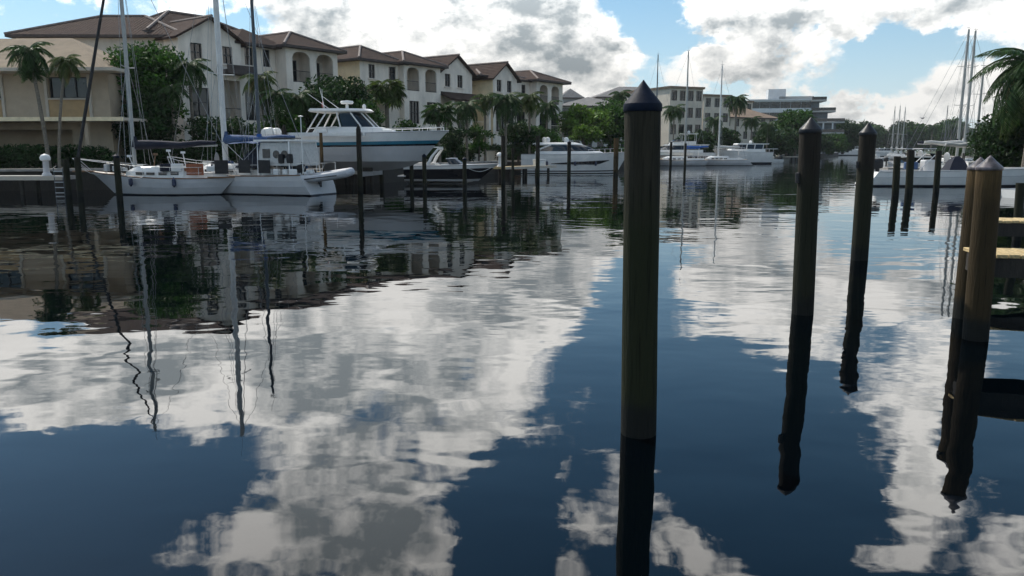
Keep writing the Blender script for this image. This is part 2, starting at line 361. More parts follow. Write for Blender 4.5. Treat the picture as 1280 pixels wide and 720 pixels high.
# ------------------------------------------------------------------ banks and sea walls
LB = [(-140, 46.5), (-34, 47.5), (-19, 52.5), (-10, 60), (-6, 72), (-2, 84), (6, 98), (25, 133), (62, 185), (120, 300), (182, 432)]
RB = [(46, -20), (41, 40), (41.5, 62), (66, 112), (105, 200), (162, 320), (216, 436)]
GZ = 1.25
def land(name, pts):
    b = MB(); b.poly([(x, y, GZ) for x, y in pts]); return b.build(name, grass_m, kind='structure')
land('ground', LB + [(300, 440), (300, 1500), (-900, 1500), (-900, 46.5)])
land('ground', [RB[0], (900, -20), (900, 1500), (302, 1500), (302, 440)] + RB[::-1][:-1])
def seawall(pts, label, thick=.45):
    e = thing('seawall', label, 'seawall', (pts[0][0], pts[0][1], 0)); o = Vector((pts[0][0], pts[0][1], 0)); w = MB(); c = MB()
    for sgn, mbx, t, z0, z1 in ((1, w, thick, -1.0, GZ - .06), (1, c, thick + .35, GZ - .06, GZ + .10)):
        P = [Vector((x, y, 0)) for x, y in pts]; A = []; B = []
        for i, p in enumerate(P):
            d = (P[min(i + 1, len(P) - 1)] - P[max(i - 1, 0)]).normalized(); n = Vector((-d.y, d.x, 0))
            A.append(p + n * t / 2 - o); B.append(p - n * t / 2 - o)
        rings = [[a + Vector((0, 0, z0)), b + Vector((0, 0, z0)), b + Vector((0, 0, z1)), a + Vector((0, 0, z1))] for a, b in zip(A, B)]
        mbx.rings(rings)
    w.build('wall', darkwood, e); c.build('coping', concrete, e)
seawall(LB, 'low dark sea wall with concrete coping along the bank of the villas')
seawall(RB, 'low sea wall with concrete coping along the bank of the wooden finger piers')

# ------------------------------------------------------------------ building helpers
UP = Vector((0, 0, 1))
def op_top(o, s):
    a, b, z0, z1, rise = o
    if not rise: return z1
    q = (s - (a + b) / 2) / ((b - a) / 2); return z1 + rise * math.sqrt(max(0, 1 - q * q))
def wall_panel(mb, P0, U, Nn, length, z0, ztop, ops=(), reveal=.22, m=0, brk=()):
    P0, U, Nn = Vector(P0), Vector(U), Vector(Nn)
    zt = ztop if callable(ztop) else (lambda s: ztop)
    br = {0.0, float(length), *[float(b) for b in brk]}
    for o in ops:
        br |= {o[0], o[1]}
        if o[4]: br |= {o[0] + (o[1] - o[0]) * k / 8 for k in range(1, 8)}
    br = sorted(br)
    def pt(s, z, d=0.0): return P0 + U * s + UP * (z - P0.z) - Nn * d
    for a, b in zip(br[:-1], br[1:]):
        ca = cb = z0
        for o in sorted([o for o in ops if o[0] <= a + 1e-6 and o[1] >= b - 1e-6], key=lambda o: o[2]):
            if o[2] > ca + 1e-4: mb.quad(pt(a, ca), pt(b, cb), pt(b, o[2]), pt(a, o[2]), m)
            ca, cb = op_top(o, a), op_top(o, b)
            mb.quad(pt(a, ca), pt(b, cb), pt(b, cb, reveal), pt(a, ca, reveal), m)
            mb.quad(pt(a, o[2]), pt(b, o[2]), pt(b, o[2], reveal), pt(a, o[2], reveal), m)
        mb.quad(pt(a, ca), pt(b, cb), pt(b, zt(b)), pt(a, zt(a)), m)
    for o in ops:
        for s in (o[0], o[1]): mb.quad(pt(s, o[2]), pt(s, op_top(o, s)), pt(s, op_top(o, s), reveal), pt(s, o[2], reveal), m)
def window_part(parent, P0, U, Nn, o, reveal=.22, cols=2, rows=2, fr=frame_m, sill=None, fw=.07):
    """frame with mullions as one part, the glass as its sub-part, a sill as another"""
    P0, U, Nn = Vector(P0), Vector(U), Vector(Nn); a, b, z0, z1, rise = o
    M = Matrix((U, -Nn, UP)).transposed(); c = P0 + U * ((a + b) / 2) - Nn * (reveal - .06); c.z = z0
    w, h = b - a, z1 + rise - z0
    f = MB()
    for x in [-w / 2 + fw / 2] + [-w / 2 + w * k / cols for k in range(1, cols)] + [w / 2 - fw / 2]: f.box(M @ Vector((x, 0, h / 2)), (fw, .07, h - .01), M=M)
    for z in [fw / 2] + [h * k / rows for k in range(1, rows)] + [h - fw / 2]: f.box(M @ Vector((0, .002, z)), (w - .01, .066, fw), M=M)
    fo = f.build('window', fr, parent, loc=c)
    g = MB(); g.quad(*[M @ Vector((x, .05, z)) for x, z in ((-w / 2, 0), (w / 2, 0), (w / 2, h), (-w / 2, h))]); g.build('pane', glass, fo)
    if sill is not None:
        s_ = MB(); s_.box(M @ Vector((0, -.20 , -.06)), (w + .3, .22, .12), M=M); s_.build('sill', sill, fo)
    return fo
def recess(mb, P0, U, Nn, o, depth=1.8, reveal=.22, m=0, pad=.35):
    P0, U, Nn = Vector(P0), Vector(U), Vector(Nn); a, b, z0, z1, rise = o; a -= pad; b += pad; t = z1 + rise + .15
    def pt(s, z, d): p = P0 + U * s - Nn * d; p.z = z; return p
    d0, d1 = reveal, reveal + depth; z0 -= .02
    mb.quad(pt(a, z0, d1), pt(b, z0, d1), pt(b, t, d1), pt(a, t, d1), m)
    for s in (a, b): mb.quad(pt(s, z0, d0), pt(s, z0, d1), pt(s, t, d1), pt(s, t, d0), m)
    mb.quad(pt(a, z0, d0), pt(b, z0, d0), pt(b, z0, d1), pt(a, z0, d1), m); mb.quad(pt(a, t, d0), pt(b, t, d0), pt(b, t, d1), pt(a, t, d1), m)
def railing_part(parent, A, B, z0, h=1.05, mat_=rail_m, step=.14):
    A, B = Vector(A), Vector(B); d = B - A; n = max(2, int(d.length / step)); r = MB()
    for z in (z0 + .08, z0 + h): r.tube([(A.x, A.y, z), (B.x, B.y, z)], .03, 4)
    for k in range(n + 1):
        p = A + d * k / n; r.tube([(p.x, p.y, z0 + .02), (p.x, p.y, z0 + h)], .013, 4)
    return r.build('railing', mat_, parent)
def slab_faces(mb, top, thick, m=0):
    """a roof slope polygon given thickness downwards"""
    n = len(top); bot = [Vector(p) - UP * thick for p in top]
    mb.add([*top, *bot], [list(range(n)), list(range(2 * n - 1, n - 1, -1))] + [[i, (i + 1) % n, n + (i + 1) % n, n + i] for i in range(n)], m)
def hip_roof(parent, u0, u1, v0, v1, z, h, ov=.7, tm=None, caps=True, name='roof'):
    tm = tm or tile; u0 -= ov; u1 += ov; v0 -= ov; v1 += ov
    if u1 - u0 >= v1 - v0: i = (v1 - v0) / 2; r0 = Vector((u0 + i, (v0 + v1) / 2, z + h)); r1 = Vector((u1 - i, (v0 + v1) / 2, z + h))
    else: i = (u1 - u0) / 2; r0 = Vector(((u0 + u1) / 2, v0 + i, z + h)); r1 = Vector(((u0 + u1) / 2, v1 - i, z + h))
    a, b, c, d = (Vector(p) for p in ((u0, v0, z), (u1, v0, z), (u1, v1, z), (u0, v1, z)))
    rb = MB()
    if u1 - u0 >= v1 - v0: F = [[a, b, r1, r0], [c, d, r0, r1], [d, a, r0], [b, c, r1]]; hips = [(a, r0), (d, r0), (b, r1), (c, r1)]
    else: F = [[a, b, r0], [b, c, r1, r0], [c, d, r1], [d, a, r0, r1]]; hips = [(a, r0), (b, r0), (c, r1), (d, r1)]
    for f in F: rb.poly(f)
    e = Vector((0, 0, -.22))
    for p, q in ((a, b), (b, c), (c, d), (d, a)): rb.quad(p, q, q + e, p + e, 1)
    rb.quad(a + e, b + e, c + e, d + e, 1)
    ro = rb.build(name, [tm, fascia_m], parent)
    if caps:
        for p, q in hips + [(r0, r1)]:
            if (p - q).length > .3: MB().tube([p + UP * .03, q + UP * .03], .13, 6).build('ridge_cap', ridge_m, ro)
    return ro
def gable_roof(parent, u0, u1, v0, v1, z, h, ov=.45, tm=None):
    """ridge runs along v; gable end faces the canal"""
    um = (u0 + u1) / 2; s = h / ((u1 - u0) / 2); rb = MB()
    for sg in (-1, 1):
        e = um + sg * ((u1 - u0) / 2 + ov); ze = z - s * ov
        top = [Vector((um, v0 - ov, z + h)), Vector((e, v0 - ov, ze)), Vector((e, v1, ze)), Vector((um, v1, z + h))]
        slab_faces(rb, [p + UP * .2 for p in top], .2)
    ro = rb.build('roof', [tm or tile], parent)
    MB().tube([(um, v0 - ov - .02, z + h + .22), (um, v1, z + h + .22)], .13, 6).build('ridge_cap', ridge_m, ro)
    return ro
def volume(mb, u0, u1, v0, v1, z0, z1, ops=(), gable=0.0, m=0, mside=None):
    """box of walls; openings in the v0 face, u measured in house coordinates"""
    L = u1 - u0; o2 = [(o[0] - u0, o[1] - u0, *o[2:]) for o in ops]
    zt = (lambda s: z1 + gable * (1 - abs(s - L / 2) / (L / 2))) if gable else z1
    wall_panel(mb, (u0, v0, z0), (1, 0, 0), (0, -1, 0), L, z0, zt, o2, m=m, brk=[L / 2])
    ms = m if mside is None else mside
    mb.quad((u0, v0, z0), (u0, v1, z0), (u0, v1, z1), (u0, v0, z1), ms); mb.quad((u1, v0, z0), (u1, v1, z0), (u1, v1, z1), (u1, v0, z1), ms)
    mb.quad((u0, v1, z0), (u1, v1, z0), (u1, v1, z1), (u0, v1, z1), m)
    if gable: mb.poly([(u0, v1, z1), (u1, v1, z1), ((u0 + u1) / 2, v1, z1 + gable)], m)
def winf(parent, v0, o, **k): return window_part(parent, (0, v0, o[2]), (1, 0, 0), (0, -1, 0), o, **k)

# ------------------------------------------------------------------ the villas on the left bank
OX, OY, ROT = -18.75, 81.0, math.atan2(.807, .59)
def villa(label):
    return thing('villa', label, 'house', (OX, OY, 0), ROT, 'pale villas with brown tiled roofs along the left bank')
Z0 = GZ - .05
WIN = lambda a, b, z0=9.9, z1=11.4: (a, b, z0, z1, 0.0)
# villa 1: gabled bay, recessed middle, arcaded wing, plus a long side wing
h = villa('largest pale villa with a gabled bay, next to the low tan house')
w = MB()
opsA = [WIN(-14.6, -13.5, 10.0, 11.5), WIN(-11.5, -10.5, 10.0, 11.5), (-11.6, -9.9, 5.1, 8.6, 0.0), (-14.9, -13.1, 5.3, 7.8, 0.0)]
volume(w, -15.7, -9.6, 0, 12, Z0, 11.9, opsA, gable=1.75)
recess(w, (0, 0, 5.1), (1, 0, 0), (0, -1, 0), opsA[2])
opsC = [WIN(-8.6, -7.7, 10.2, 11.8), WIN(-6.6, -5.8, 10.2, 11.8), (-8.8, -6.0, 5.2, 8.2, 0.0)]
volume(w, -9.55, -5.2, .9, 12.1, Z0, 12.1, opsC)
opsD = [(-4.4, -2.3, 8.9, 11.2, .55), (-1.5, .6, 8.9, 11.2, .55), (-4.4, -2.3, 4.9, 7.4, 0.0), (-1.5, .6, 4.9, 7.4, 0.0)]
volume(w, -5.15, 1.2, -.6, 11.9, Z0, 12.2, opsD)
for o in opsD[:2]: recess(w, (0, -.6, 9), (1, 0, 0), (0, -1, 0), o)
w.build('wall', [stucco, cream], h, loc=(0, 0, 0))
for o in opsA[:2] + opsA[3:]: winf(h, 0, o, sill=stucco)
for o in opsC: winf(h, .9, o, cols=3 if o[1] - o[0] > 2 else 2)
for o in opsD[2:]: winf(h, -.6, o, cols=3)
for o in opsD[:2]:
    railing_part(h, (o[0], -.52, 0), (o[1], -.52, 0), o[2]); window_part(h, (0, 1.18, 0), (1, 0, 0), (0, -1, 0), (o[0] + .5, o[1] - .3, o[2], o[2] + 2.2, 0.0), cols=2, rows=1, reveal=.0)
railing_part(h, (opsA[2][0], .08, 0), (opsA[2][1], .08, 0), 5.1)
MB().box((-10.6, -.75, 9.25), (3.0, 1.5, .35)).box((-10.6, -1.45, 9.62), (3.0, .08, .4)).build('balcony', fascia_m, h)
MB().box((-12.6, -.15, 4.75), (6.0, .3, .35)).box((-7.4, .7, 4.75), (4.2, .35, .3)).build('string_course', stucco, h)
gable_roof(h, -15.7, -9.6, 0, 8, 11.9, 1.75)
hip_roof(h, -9.5, -5.2, .6, 12, 12.1, 1.6, caps=False)
hip_roof(h, -5.15, 1.2, -.6, 12.0, 12.2, 1.75)
hip_roof(h, -16.2, -3, 3.5, 13, 12.6, 2.6, ov=.3)
# villa 1 side wing faces the photographer's quay
h2 = tag(bpy.data.objects.new('villa_wing', None), 'long side wing of the largest villa, behind the leafy tree', 'house', 'pale villas with brown tiled roofs along the left bank')
COL.objects.link(h2); h2.location = (-42.2, 69.4, 0); h2.rotation_euler = (0, 0, R(1))
w = MB(); ops = [WIN(4.6, 5.7, 9.6, 11.2), WIN(9.0, 10.1, 9.6, 11.2), WIN(2.0, 3.1, 5.4, 7.4)]
volume(w, 0, 13.6, 0, 9, Z0, 12.1, ops, m=1); w.build('wall', [stucco, mat('stucco_beige', (.50, .46, .40), .9, .08, 1.2)], h2)
for o in ops: winf(h2, 0, o)
hip_roof(h2, 0, 13.9, 0, 10, 12.1, 2.35, ov=.6)
# villa 2: arcaded wing on the right half
h = villa('villa with two arched loggias and cream side wall, behind the boat on the lift')
w = MB(); opsE = [WIN(6.0, 6.95, 10.0, 11.45), WIN(9.0, 10.1, 10.0, 11.45), (5.6, 8.6, 2.2, 7.0, .9)]
volume(w, 4.75, 10.55, 0, 12, Z0, 11.9, opsE, mside=1)
recess(w, (0, 0, 2.2), (1, 0, 0), (0, -1, 0), opsE[2], depth=2.4)
opsF = [(11.1, 13.1, 9.0, 11.0, .55), (14.1, 16.0, 9.0, 11.0, .55), (11.4, 13.0, 5.4, 7.9, 0.0), (14.3, 15.9, 5.4, 7.9, 0.0)]
volume(w, 10.6, 16.7, -.7, 12.1, Z0, 12.0, opsF)
for o in opsF[:2]: recess(w, (0, -.7, 9), (1, 0, 0), (0, -1, 0), o)
w.build('wall', [stucco, cream], h)
for o in opsE[:2]: winf(h, 0, o, sill=stucco)
for o in opsF[2:]: winf(h, -.7, o, cols=3)
for o in opsF[:2]:
    railing_part(h, (o[0], -.62, 0), (o[1], -.62, 0), o[2]); window_part(h, (0, 1.08, 0), (1, 0, 0), (0, -1, 0), (o[0] + .4, o[1] - .3, o[2], o[2] + 2.1, 0.0), cols=2, rows=1, reveal=.0)
hip_roof(h, 4.75, 10.7, 0, 12, 11.9, 1.75); hip_roof(h, 10.6, 16.7, -.7, 12.1, 12.0, 1.6)
b_ = MB(); slab_faces(b_, [Vector(p) for p in ((5.2, -1.9, 8.35), (9.4, -1.9, 8.35), (9.4, -.02, 9.1), (5.2, -.02, 9.1))], .2); b_.build('canopy_roof', tile, h)
MB().box((13.7, -1.1, 4.55), (6.2, .8, .5)).build('terrace_slab', stucco, h)
# villa 3: gable over a lean-to roof with columns
h = villa('villa with one gable above a lean-to roof on slim columns')
w = MB(); opsG = [WIN(18.3, 19.3, 9.9, 11.4), WIN(20.6, 21.6, 9.9, 11.4), (17.9, 20.0, 5.0, 7.8, 0.0), (20.6, 22.6, 5.0, 7.8, 0.0)]
volume(w, 17.5, 23.4, 0, 12, Z0, 11.6, opsG, gable=1.9, mside=1); w.build('wall', [stucco, cream], h)
for o in opsG: winf(h, 0, o, sill=stucco, cols=2 if o[3] > 9 else 3)
gable_roof(h, 17.5, 23.4, 0, 8, 11.6, 1.9); hip_roof(h, 16.9, 26.5, 4, 13, 11.9, 2.2, ov=.3)
b_ = MB(); slab_faces(b_, [Vector(p) for p in ((16.8, -2.4, 8.35), (24.3, -2.4, 8.35), (24.3, -.02, 9.3), (16.8, -.02, 9.3))], .22); b_.build('lean_to_roof', tile, h)
for u in (17.1, 20.4, 24.0): MB().box((u, -2.1, (Z0 + 8.1) / 2), (.38, .38, 8.1 - Z0)).build('column', stucco, h)
MB().box((20.5, -1.15, 4.6), (7.4, 2.2, .4)).build('terrace_slab', stucco, h)
railing_part(h, (17.1, -2.2, 0), (24.0, -2.2, 0), 4.8, mat_=stucco, step=.3)
# villa 4: gable and corner tower with arches
h = villa('last villa of the row, with a gable and a hipped corner tower')
w = MB(); opsH = [WIN(27.4, 28.4, 9.8, 11.3), WIN(29.6, 30.6, 9.8, 11.3), (27.2, 29.0, 4.8, 7.6, 0.0), (29.6, 31.2, 4.8, 7.6, 0.0)]
volume(w, 26.6, 31.75, -.8, 12, Z0, 11.5, opsH, gable=1.85, mside=1)
opsI = [WIN(32.1, 33.0, 9.8, 11.2), WIN(34.5, 35.5, 9.8, 11.2), (32.4, 35.4, 4.9, 7.6, 0.0)]
volume(w, 31.8, 36.4, .4, 12.1, Z0, 11.8, opsI)
opsJ = [(37.3, 39.3, 8.8, 10.8, .5), (40.2, 42.2, 8.8, 10.8, .5), (37.3, 39.3, 4.9, 7.4, 0.0), (40.2, 42.2, 4.9, 7.4, 0.0)]
volume(w, 36.45, 43.1, -.7, 12.2, Z0, 11.9, opsJ)
for o in opsJ[:2]: recess(w, (0, -.7, 9), (1, 0, 0), (0, -1, 0), o)
w.build('wall', [stucco, cream], h)
for o in opsH: winf(h, -.8, o, sill=stucco, cols=2 if o[3] > 9 else 3)
for o in opsI: winf(h, .4, o, cols=2 if o[3] > 9 else 4)
for o in opsJ[2:]: winf(h, -.7, o, cols=3)
for o in opsJ[:2]:
    railing_part(h, (o[0], -.62, 0), (o[1], -.62, 0), o[2]); window_part(h, (0, 1.08, 0), (1, 0, 0), (0, -1, 0), (o[0] + .4, o[1] - .3, o[2], o[2] + 2.1, 0.0), cols=2, rows=1, reveal=.0)
gable_roof(h, 26.6, 31.75, -.8, 8, 11.5, 1.85); hip_roof(h, 25.5, 37.0, .4, 12, 11.8, 1.9, ov=.4); hip_roof(h, 36.45, 43.1, -.7, 12.2, 11.9, 1.6, ov=.9)
b_ = MB(); slab_faces(b_, [Vector(p) for p in ((31.9, -1.7, 8.1), (36.3, -1.7, 8.1), (36.3, .38, 9.0), (31.9, .38, 9.0))], .2); b_.build('canopy_roof', tile, h)
MB().box((39.8, -1.7, 4.5), (7.2, 2.0, .45)).build('terrace_slab', stucco, h); railing_part(h, (36.4, -2.6, 0), (43.2, -2.6, 0), 4.72, mat_=stucco, step=.35)

# ------------------------------------------------------------------ low tan house at the left
T = thing('tan_house', 'low tan house with deep flat canopy and pale hipped roof', 'house', (-43, 57, 0), R(-3), None)
w = MB(); ops = [(3.8, 8.9, 4.35, 7.4, 0.0), (13.15, 16.05, 6.1, 7.45, 0.0), (-1.0, 6.5, 1.3, 3.9, 0.0)]
ops = [(4.1, 7.1, 6.05, 7.5, 0.0), (10.6, 13.4, 6.05, 7.5, 0.0), (1.5, 12.0, 1.35, 3.9, 0.0)]
volume(w, -8, 14.9, 0, 9, Z0, 7.75, ops); recess(w, (0, 0, 1.3), (1, 0, 0), (0, -1, 0), ops[2], depth=2.5); w.build('wall', tan_stucco, T)
for o in ops[:2]:
    winf(T, 0, o, cols=3, rows=1)
    MB().box(((o[0] + o[1]) / 2, -.04, 5.25), (3.0, .08, 1.45)).build('panel', tan_panel, T)
    for u in (o[0] - .16, o[1] + .16): MB().box((u, -.07, 6.1), (.2, .14, 3.2)).build('pilaster', pale_trim, T)
    MB().box(((o[0] + o[1]) / 2, -.10, 6.0), (3.1, .2, .1)).build('sill', pale_trim, T)
MB().box((3.9, -.8, 7.86), (25.0, 2.0, .22)).build('upper_fascia', pale_trim, T)
MB().box((4.7, -1.3, 4.52), (25.4, 3.1, .2)).build('canopy', [pale_trim], T)
MB().box((4.7, -2.89, 4.52), (25.4, .08, .26)).build('canopy_edge', yellow_trim, T)
hip_roof(T, -8, 14.6, -.3, 9, 8.0, 2.7, ov=.5, tm=tile_tan, caps=False)
for u in (-2, 6.2, 14.6): MB().box((u, -2.5, (Z0 + 4.4) / 2), (.25, .25, 4.4 - Z0)).build('post', tan_stucco, T)

# ------------------------------------------------------------------ farther buildings on the left bank
def block(name, label, px0, px1, py_top, Y, depth, rz, mwall, roof='flat', rows=2, cols=4, wz=(2.2, 1.5), group='buildings beyond the last villa', rm=None, h=2.0, cat='apartment block', zbase=Z0, winmat=frame_m):
    A = Wy(px0, py_top, Y); B = Wy(px1, py_top, Y); L = (B.x - A.x) / math.cos(rz); zt = A.z
    e = thing(name, label, cat, (A.x, Y, 0), rz, group); w = MB(); ops = []
    fl = (zt - zbase) / rows
    for r in range(rows):
        for c in range(cols):
            a = L * (c + .5) / cols; z = zbase + fl * r + fl * .28
            ops.append((a - wz[1] / 2, a + wz[1] / 2, z, z + min(wz[0], fl * .6), 0.0))
    volume(w, 0, L, 0, depth, zbase, zt, ops); w.build('wall', mwall, e)
    for o in ops: winf(e, 0, o, fr=winmat)
    if roof == 'hip': hip_roof(e, 0, L, 0, depth, zt, h, ov=.8, tm=rm, caps=False)
    else:
        MB().box((L / 2, -.1, zt + .2), (L + .5, .5, .45)).box((-.1, depth / 2, zt + .2), (.5, depth - .4, .45)).box((L + .1, depth / 2, zt + .2), (.5, depth - .4, .45)).build('parapet', rm or stucco, e)
        MB().box((L / 2, depth / 2, zt + .02), (L - .2, depth - .4, .1)).build('roof', concrete, e)
    return e, L, zt
far_grey = mat('stucco_grey_far', (.40, .40, .39), .9, .08, .6)
far_cream = mat('stucco_cream_far', (.56, .50, .42), .9, .08, .6)
far_white = mat('stucco_white_far', (.60, .62, .64), .9, .05, .6)
roof_grey = tile_mat('roof_grey', (.24, .235, .23), (.18, .17, .165))
roof_orange = tile_mat('roof_orange_tile', (.30, .225, .165), (.23, .17, .13))
block('grey_house', 'grey house with low grey roof right beyond the last villa', 699, 790, 132, 175, 16, R(6), far_grey, 'hip', 3, 6, rm=roof_grey, h=2.4, cat='house')
block('grey_house', 'taller grey house rising behind the leafy green trees', 748, 850, 121, 195, 14, R(8), far_grey, 'hip', 4, 6, rm=roof_grey, h=3.0, cat='house')
block('small_dormer_house', 'small house with a peaked grey roof peeping past the last villa', 704, 726, 122, 186, 8, R(6), far_grey, 'hip', 3, 2, rm=roof_grey, h=2.2, cat='house')
block('terraced_building', 'cream terraced building with orange roof edges behind the sailboats', 838, 884, 110, 172, 20, R(24), far_cream, 'flat', 4, 4, rm=roof_orange)
block('terraced_building', 'lower stepped block of the cream terraces, beside the tallest palm', 880, 918, 120, 184, 18, R(24), mat('stucco_pale_far', (.60, .54, .45), .9, .08, .6), 'flat', 4, 3, rm=roof_orange)
block('terraced_building', 'cream building with sloping orange roof beside the tall palm', 905, 985, 146, 205, 18, R(30), far_cream, 'hip', 3, 6, rm=roof_orange, h=4.2)
block('grey_house', 'plain pale block right behind the thick piling', 792, 842, 114, 205, 12, R(10), far_cream, 'flat', 4, 4, rm=roof_grey)
block('terraced_building', 'cream block between the tallest palm and the modern building', 908, 946, 127, 225, 12, R(24), far_cream, 'flat', 4, 4, rm=roof_orange)
e, L, zt = block('modern_building', 'white modern building with stacked dark balconies', 937, 1010, 126, 265, 22, R(-10), far_white, 'flat', 5, 6, (2.4, 3.2), group=None, rm=far_white)
MB().box((9.3, 8, zt + 1.9), (5.6, 6, 4.2)).build('stair_tower', far_white, e)
MB().box((15.5, 9, zt + .8), (11, 8, 1.6)).build('penthouse', far_grey, e)
# balcony wing steps out to the right
for k in range(5):
    z = Z0 + (zt - Z0) / 5 * (k + .93); uo = L + 9.5 - max(0, k - 2) * 3.0
    MB().box(((L + uo) / 2 + .3, 3 + k * .01, z), (uo - L + 1, 9, .45)).build('balcony_slab', far_grey, e)
    MB().box(((L + uo) / 2 + .3, -1.45, z + .75), (uo - L + 1, .1, 1.0)).build('balustrade', glass, e)
FH = (zt - Z0) / 5; gw_m = mat('glass_wall_dark', (.22, .25, .28), .5, .2, 1)
for wd, k0, k1 in ((8.4, 0, 2.92), (5.6, 2.92, 3.92), (2.8, 3.92, 4.92)): MB().box((L + .1 + wd / 2, 5.5, Z0 + FH * (k0 + k1) / 2), (wd, 6, FH * (k1 - k0))).build('balcony_wing', gw_m, e)
for k in range(3): MB().box((L + .9 + k * 2.9, -1.2, Z0 + FH * 1.44), (.4, .4, FH * 2.88)).build('column', far_white, e)
# ------------------------------------------------------------------ vegetation
def leaf_mesh(name, centers, radii, counts, size, mat_, flat=1.0, droop=0.0):
    P = []
    for c, r, n in zip(centers, radii, counts):
        d = rng.normal(size=(n, 3)); d /= np.linalg.norm(d, axis=1)[:, None]
        q = d * (rng.random((n, 1)) ** .42) * np.array(r) + np.array(c); P.append(q)
    P = np.concatenate(P); n = len(P)
    a = rng.normal(size=(n, 3)); a[:, 2] -= droop; a /= np.linalg.norm(a, axis=1)[:, None]
    b = np.cross(a, rng.normal(size=(n, 3))); b /= np.linalg.norm(b, axis=1)[:, None]
    s = size * (.6 + .8 * rng.random((n, 1)))
    V = np.stack([P - a * s, P + b * s * .42, P + a * s, P - b * s * .42], 1).reshape(-1, 3)
    me = bpy.data.meshes.new(name); me.vertices.add(4 * n); me.vertices.foreach_set('co', V.ravel())
    me.loops.add(4 * n); me.loops.foreach_set('vertex_index', np.arange(4 * n)); me.polygons.add(n)
    me.polygons.foreach_set('loop_start', np.arange(n) * 4); me.polygons.foreach_set('loop_total', np.full(n, 4))
    me.materials.append(mat_); me.update(); me.validate(); return me
def tree(name, label, px, ytop, Y, rx, hcrown, mat_, dens=1.0, leaf=.2, group=None, base=GZ, cat='tree', ry=None, X=None):
    t = Wy(px, ytop, Y); x = t.x if X is None else X; zt = t.z; e = thing(name, label, cat, (x, Y, base), random.random() * 6, group)
    H = zt - base; ry = ry or rx; zc = H - hcrown / 2; nc = max(9, int(9 * (rx * ry * hcrown) ** .5 * .75)); cs, rs, ns = [], [], []
    tb = MB(); tb.tube([(0, 0, -.3), (.06, .05, zc * .5), (.1, -.05, max(zc, .4))], [max(.09, rx * .07), max(.07, rx * .055), max(.05, rx * .04)], 7)
    for k in range(nc):
        d = Vector((random.gauss(0, 1), random.gauss(0, 1), random.gauss(0, 1))).normalized() * (random.random() ** .4)
        c = Vector((d.x * rx * .82, d.y * ry * .82, zc + d.z * hcrown * .42)); r = random.uniform(.24, .46) * min(rx, hcrown * .6)
        cs.append(tuple(c)); rs.append((r * 1.15, r * 1.15, r * .8)); ns.append(int(max(30, 95 * dens * (r / leaf / 4) ** 2)))
        if k % 2 == 0: tb.tube([(.08, 0, zc * random.uniform(.45, .9)), tuple(c * .5 + Vector((0, 0, zc * .45))), tuple(c)], [rx * .035, rx * .022, .02], 5)
    put('crown', leaf_mesh('crown', cs, rs, ns, leaf, mat_), e); tb.build('trunk', bark, e); return e
def hedge(label, A, B, h, thick, mat_=leafdark, leaf=.14, base=GZ, n=None, cat='hedge', group=None):
    A, B = Vector((*A, base)), Vector((*B, base)); d = B - A; L = d.length; e = thing('hedge', label, cat, A, math.atan2(d.y, d.x), group)
    k = max(3, int(L / (thick * .55))); cs = [(L * (i + .5) / k, random.uniform(-.1, .1) * thick, h * random.uniform(.36, .50)) for i in range(k)]
    rs = [(thick * .62, thick * .55, h * random.uniform(.46, .58)) for _ in cs]
    put('foliage', leaf_mesh('foliage', cs, rs, [int(260 * thick * h)] * k, leaf, mat_), e)
    st = MB()
    for c in cs: st.tube([(c[0], c[1], -.2), (c[0] + .05, c[1], h * .6)], [.05, .02], 5)
    st.build('stem', bark, e); return e
def frond_mesh(L, droop, nl, w, mat_, lw=1.0):
    """feather leaf along +x, rising then drooping, two rows of leaflets"""
    mb = MB(); pts = []
    for i in range(9):
        t = i / 8; pts.append(Vector((L * (t - .18 * droop * t * t), 0, L * (.55 * t - (.55 + .62 * droop) * t * t))))
    mb.tube(pts, [.035, .03, .026, .022, .018, .014, .011, .008, .004], 4)
    def at(t):
        k = min(int(t * 8), 7); return pts[k].lerp(pts[k + 1], t * 8 - k), (pts[k + 1] - pts[k]).normalized()
    for i in range(nl):
        t = .10 + .90 * i / (nl - 1); p, d = at(min(t, .999)); ln = w * (math.sin(math.pi * min(1, .12 + t * .86)) ** .7) * random.uniform(.85, 1.1)
        for sg in (-1, 1):
            side = (d * .55 + Vector((0, sg, -.35 - .5 * random.random())) ).normalized(); tip = p + side * ln + Vector((0, 0, -.22 * ln)); wd = d * (.045 + .012 * L) * lw
            mid = p + side * ln * .5
            mb.add([p - wd * .4, mid + wd * .5, tip, mid - wd * .5], [[0, 1, 2, 3]])
    return mb.mesh('frond', mat_)
def fan_mesh(L, mat_):
    """fan leaf: a stalk and radiating pointed segments"""
    mb = MB(); s = L * .5; mb.tube([(0, 0, 0), (s * .6, 0, s * .28), (s, 0, s * .30)], [.02, .015, .01], 4); c = Vector((s, 0, s * .30))
    for k in range(15):
        a = R(-118 + 236 * k / 14); d = Vector((math.cos(a), math.sin(a), -.25 - .25 * abs(math.sin(a)))).normalized(); n = Vector((-math.sin(a), math.cos(a), 0)); l = L * .55 * random.uniform(.85, 1.05)
        mb.add([c, c + d * l * .55 + n * .045 * L, c + d * l + Vector((0, 0, -.12 * l)), c + d * l * .55 - n * .045 * L], [[0, 1, 2, 3]])
    return mb.mesh('frond', mat_)
FR = {}
def fronds(kind, m):
    if (kind, m.name) not in FR:
        if kind == 'fan': FR[(kind, m.name)] = [fan_mesh(1.0, m) for _ in range(3)]
        else: FR[(kind, m.name)] = [frond_mesh(1.0, dr, 24, .30, m) for dr in (.55, .8, 1.05, .7)] if kind == 'feather' else [frond_mesh(1.0, dr, 38, .30, m, .5) for dr in (.35, .55, .8, .45)]
    return FR[(kind, m.name)]
